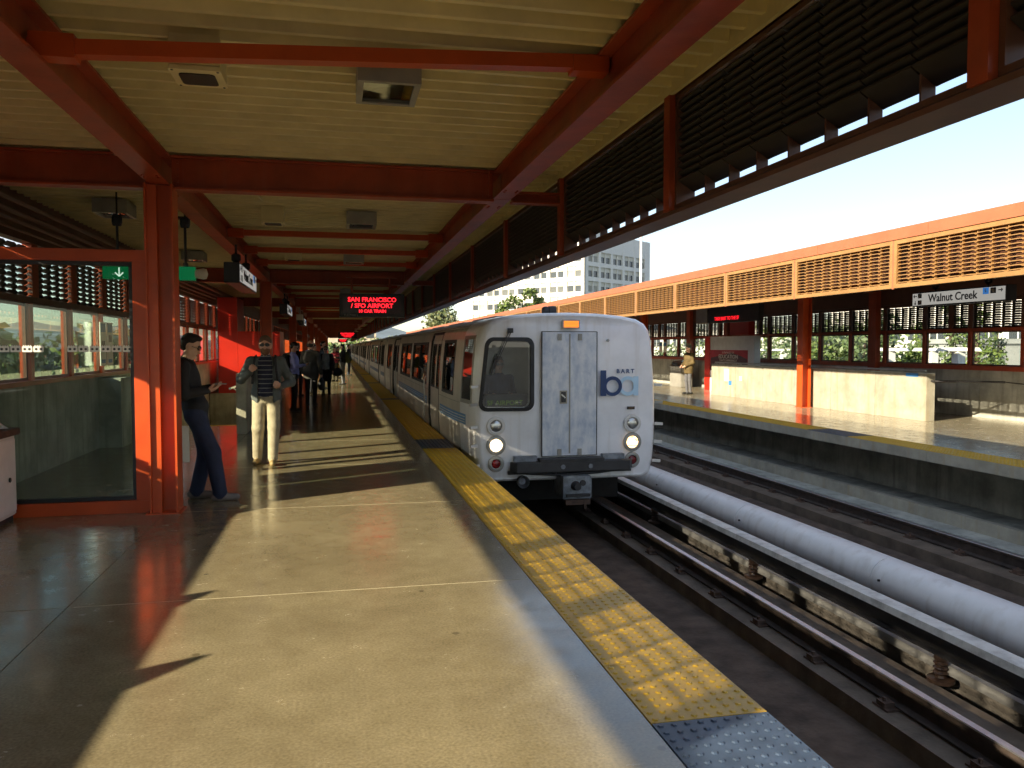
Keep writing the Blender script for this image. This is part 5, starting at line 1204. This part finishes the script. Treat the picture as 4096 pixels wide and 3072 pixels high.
surf('bag_black',(.014,.014,.016),.7); surf('bag_teal',(.02,.06,.10),.7); surf('bag_green',(.05,.06,.02),.7); surf('hat_felt',(.38,.33,.22),.8); surf('phone',(.35,.36,.38),.25)
# man leaning by the column, looking at a phone
P0,J0 = person('man in black jacket and jeans leaning at the column, looking at his phone','' or (-1.47,8.95,0),R(-90),1.78,
  dict(pelvis=(0,.0,.93),chest=(0,-.075,1.26),neck=(0,-.085,1.455),head=(0,-.035,1.60),hipL=(-.09,.0,.90),hipR=(.09,.0,.90),kneeL=(-.10,.08,.49),kneeR=(.10,.17,.50),ankL=(-.10,-.02,.085),ankR=(.10,.24,.085),toeL=(-.10,.15,.035),toeR=(.10,.40,.035),shL=(-.18,-.09,1.39),shR=(.18,-.09,1.39),elL=(-.235,-.08,1.11),elR=(.235,-.08,1.11),wrL=(-.07,.13,1.16),wrR=(.09,.12,1.15)),
  dict(top=(.012,.012,.014),pants=(.013,.022,.06),shoe=(.20,.17,.155)),h=.0085,hair='short',haircol=(.012,.009,.008),skin=(.62,.38,.27),nod=.38,glasses='wire',
  hdirs=dict(L=((.35,.9,.15),(.3,.1,.95),.5),R=((-.3,.9,.15),(-.3,.1,.95),.5)),baggy=.02)
ph = tag(MB().box(-1.29,-1.155,8.90,8.97,1.225,1.235).build('phone','phone',bevel=.003),'pale phone held by the man leaning at the column','phone')
tag(MB().box(-1.62,-1.52,8.82,8.84,.42,.80).build('folded_paper','sign_white',bevel=.003),'folded white paper hanging at the leaning man\'s hip','paper')
# man walking towards the camera
P1,J1 = person('bearded man in grey jacket, striped navy shirt and khaki trousers walking this way',(-.97,11.5,0),R(180),1.77,
  dict(pelvis=(0,0,.955),kneeL=(-.10,.06,.51),ankL=(-.085,.10,.10),toeL=(-.09,.27,.06),kneeR=(.105,.05,.50),ankR=(.13,-.08,.10),toeR=(.15,.08,.035),shL=(-.19,-.01,1.40),shR=(.19,-.01,1.40),elL=(-.33,-.04,1.12),wrL=(-.22,.17,1.08),elR=(.33,-.06,1.16),wrR=(.19,.16,1.265)),
  dict(top=(.016,.018,.045),pants=(.38,.32,.215),shoe=(.32,.22,.09)),h=.0085,hair='fringe',haircol=(.15,.08,.045),skin=(.66,.36,.25),beard=(.22,.10,.05),glasses='dark',opencoat=dict(col=(.105,.115,.11),gap=.098),stripes=(.26,.26,.25),
  hdirs=dict(L=((.55,.3,.2),(.2,-1,.0),1.3),R=((-.5,.35,.6),(-.2,-1,.1),1.3)),fat=1.04,baggy=.016)
bag('blue backpack on the back of the walking man in the striped shirt',(-.97,11.70,1.18),R(0),(.34,.2,.46),'bag_teal')
m = MB(); 
for sx_ in (-1,1): m.tube([(-.97+sx_*.13,11.55,1.50),(-.97+sx_*.135,11.40,1.47),(-.97+sx_*.15,11.345,1.30),(-.97+sx_*.17,11.40,1.12)],.016,n=6)
tag(m.build('backpack_straps','bag_black',smooth=True),'grey shoulder straps of the walking man\'s backpack','strap')
# waiting crowd
ph_ = dict(elL=(-.22,.02,1.14),elR=(.22,.02,1.14),wrL=(-.08,.26,1.17),wrR=(.08,.26,1.17))
hdp = dict(L=((.2,.9,.2),(.3,.1,.9),.5),R=((-.2,.9,.2),(-.3,.1,.9),.5))
person('man in lavender shirt with black backpack reading his phone',(-1.08,20.8,0),R(-80),1.74,ph_,dict(top=(.30,.30,.62),pants=(.012,.012,.015)),h=.014,nod=.5,hdirs=hdp,glasses='wire',fat=1.05)
bag('black backpack worn by the man in the lavender shirt',(-1.28,20.77,1.22),R(-80),(.32,.2,.48),'bag_black')
tag(MB().box(-.80,-.66,20.70,20.78,1.215,1.225).build('phone','phone'),'phone in the hands of the man in the lavender shirt','phone')
person('balding man in dark grey suit seen from behind',(-.72,22.6,0),R(-15),1.80,dict(wrR=(.27,.02,.87)),dict(top=(.05,.045,.04),pants=(.02,.018,.02)),h=.015,hair='balding',haircol=(.06,.05,.04),coat=dict(col=(.055,.05,.042),len=.12),fat=1.1)
bag('black briefcase bag in the hand of the man in the suit',(-.44,22.5,.62),R(80),(.42,.14,.34),'bag_black','tote')
person('woman in dark coat, grey top and sunglasses facing this way',(-.38,27.3,0),R(175),1.66,None,dict(top=(.20,.23,.23),pants=(.012,.012,.013)),h=.016,hair='fringe',haircol=(.16,.10,.05),female=True,opencoat=dict(col=(.012,.012,.015),len=.35,gap=.13),glasses='dark',hands=False,fat=1.08)
bag('dark handbag at the side of the woman in the dark coat',(-.02,27.3,.80),R(20),(.34,.14,.28),'bag_black','tote')
person('long haired person in black top and grey trousers standing sideways',(.22,35.3,0),R(75),1.74,ph_,dict(top=(.012,.012,.013),pants=(.14,.14,.15)),h=.018,hair='long',hands=False,female=True)
bag('olive backpack on the person in grey trousers',(.42,35.36,1.18),R(75),(.34,.24,.5),'bag_green')
person('man with pale blue shirt sleeve holding a phone up in the crowd',(-.95,28.6,0),R(-60),1.80,ph_,dict(top=(.22,.32,.55),pants=(.015,.015,.02)),h=.018,hands=False)
person('person in black jacket waiting behind the man in the suit',(-1.28,27.0,0),R(-30),1.76,None,dict(top=(.012,.012,.015)),h=.018,hands=False,coat=dict(col=(.012,.012,.015)))
person('short person in crimson top farther along the platform',(-.12,38.5,0),R(150),1.62,ph_,dict(top=(.35,.03,.05),pants=(.05,.04,.02)),h=.02,hands=False,hair='long',female=True)
person('person in mustard skirt farther along the platform',(.0,42.0,0),R(-90),1.64,None,dict(top=(.03,.02,.02),pants=(.50,.28,.03)),h=.02,hands=False,female=True)
person('dark dressed person at the platform edge of the crowd',(.62,46.5,0),R(-100),1.78,None,dict(top=(.02,.02,.03),pants=(.03,.04,.08)),h=.02,hands=False)
person('dark dressed person at the back of the crowd',(-.2,52.0,0),R(-90),1.80,None,dict(top=(.02,.02,.02)),h=.02,hands=False)
person('person in dark coat waiting beside the red columns',(-.95,33.5,0),R(-80),1.72,None,dict(top=(.02,.02,.03)),h=.02,hands=False,coat=dict(col=(.02,.02,.025),len=.2))
person('person in dark clothes beyond the woman in the coat',(-.55,31.5,0),R(-100),1.84,ph_,dict(top=(.02,.025,.04)),h=.02,hands=False)
# man in the hat on the opposite platform, train driver
person('man in a felt hat, olive and tan coat and grey trousers on the opposite platform',(11.75,25.5,0),R(100),1.68,dict(elL=(-.24,-.02,1.14),elR=(.24,-.02,1.14),wrL=(-.12,.20,1.02),wrR=(.12,.20,1.02)),dict(top=(.07,.055,.018),pants=(.10,.10,.11),shoe=(.02,.02,.02)),h=.014,hair='fringe',haircol=(.3,.3,.3),hat='hat_felt',coat=dict(col=(.10,.068,.022),len=.10),hands=False,fat=1.08)
sw_ = person('train driver in dark jacket and sunglasses seated behind the windscreen',(CX-.95,train_front+.75,-.28),R(180),1.75,dict(kneeL=(-.14,.30,.80),kneeR=(.14,.30,.80),ankL=(-.14,.28,.50),ankR=(.14,.28,.50),toeL=(-.14,.40,.47),toeR=(.14,.40,.47),wrL=(-.15,.32,1.15),wrR=(.15,.32,1.15),elL=(-.24,.05,1.14),elR=(.24,.05,1.14)),dict(top=(.03,.04,.08)),h=.016,glasses='dark',hands=False,haircol=(.09,.07,.05))
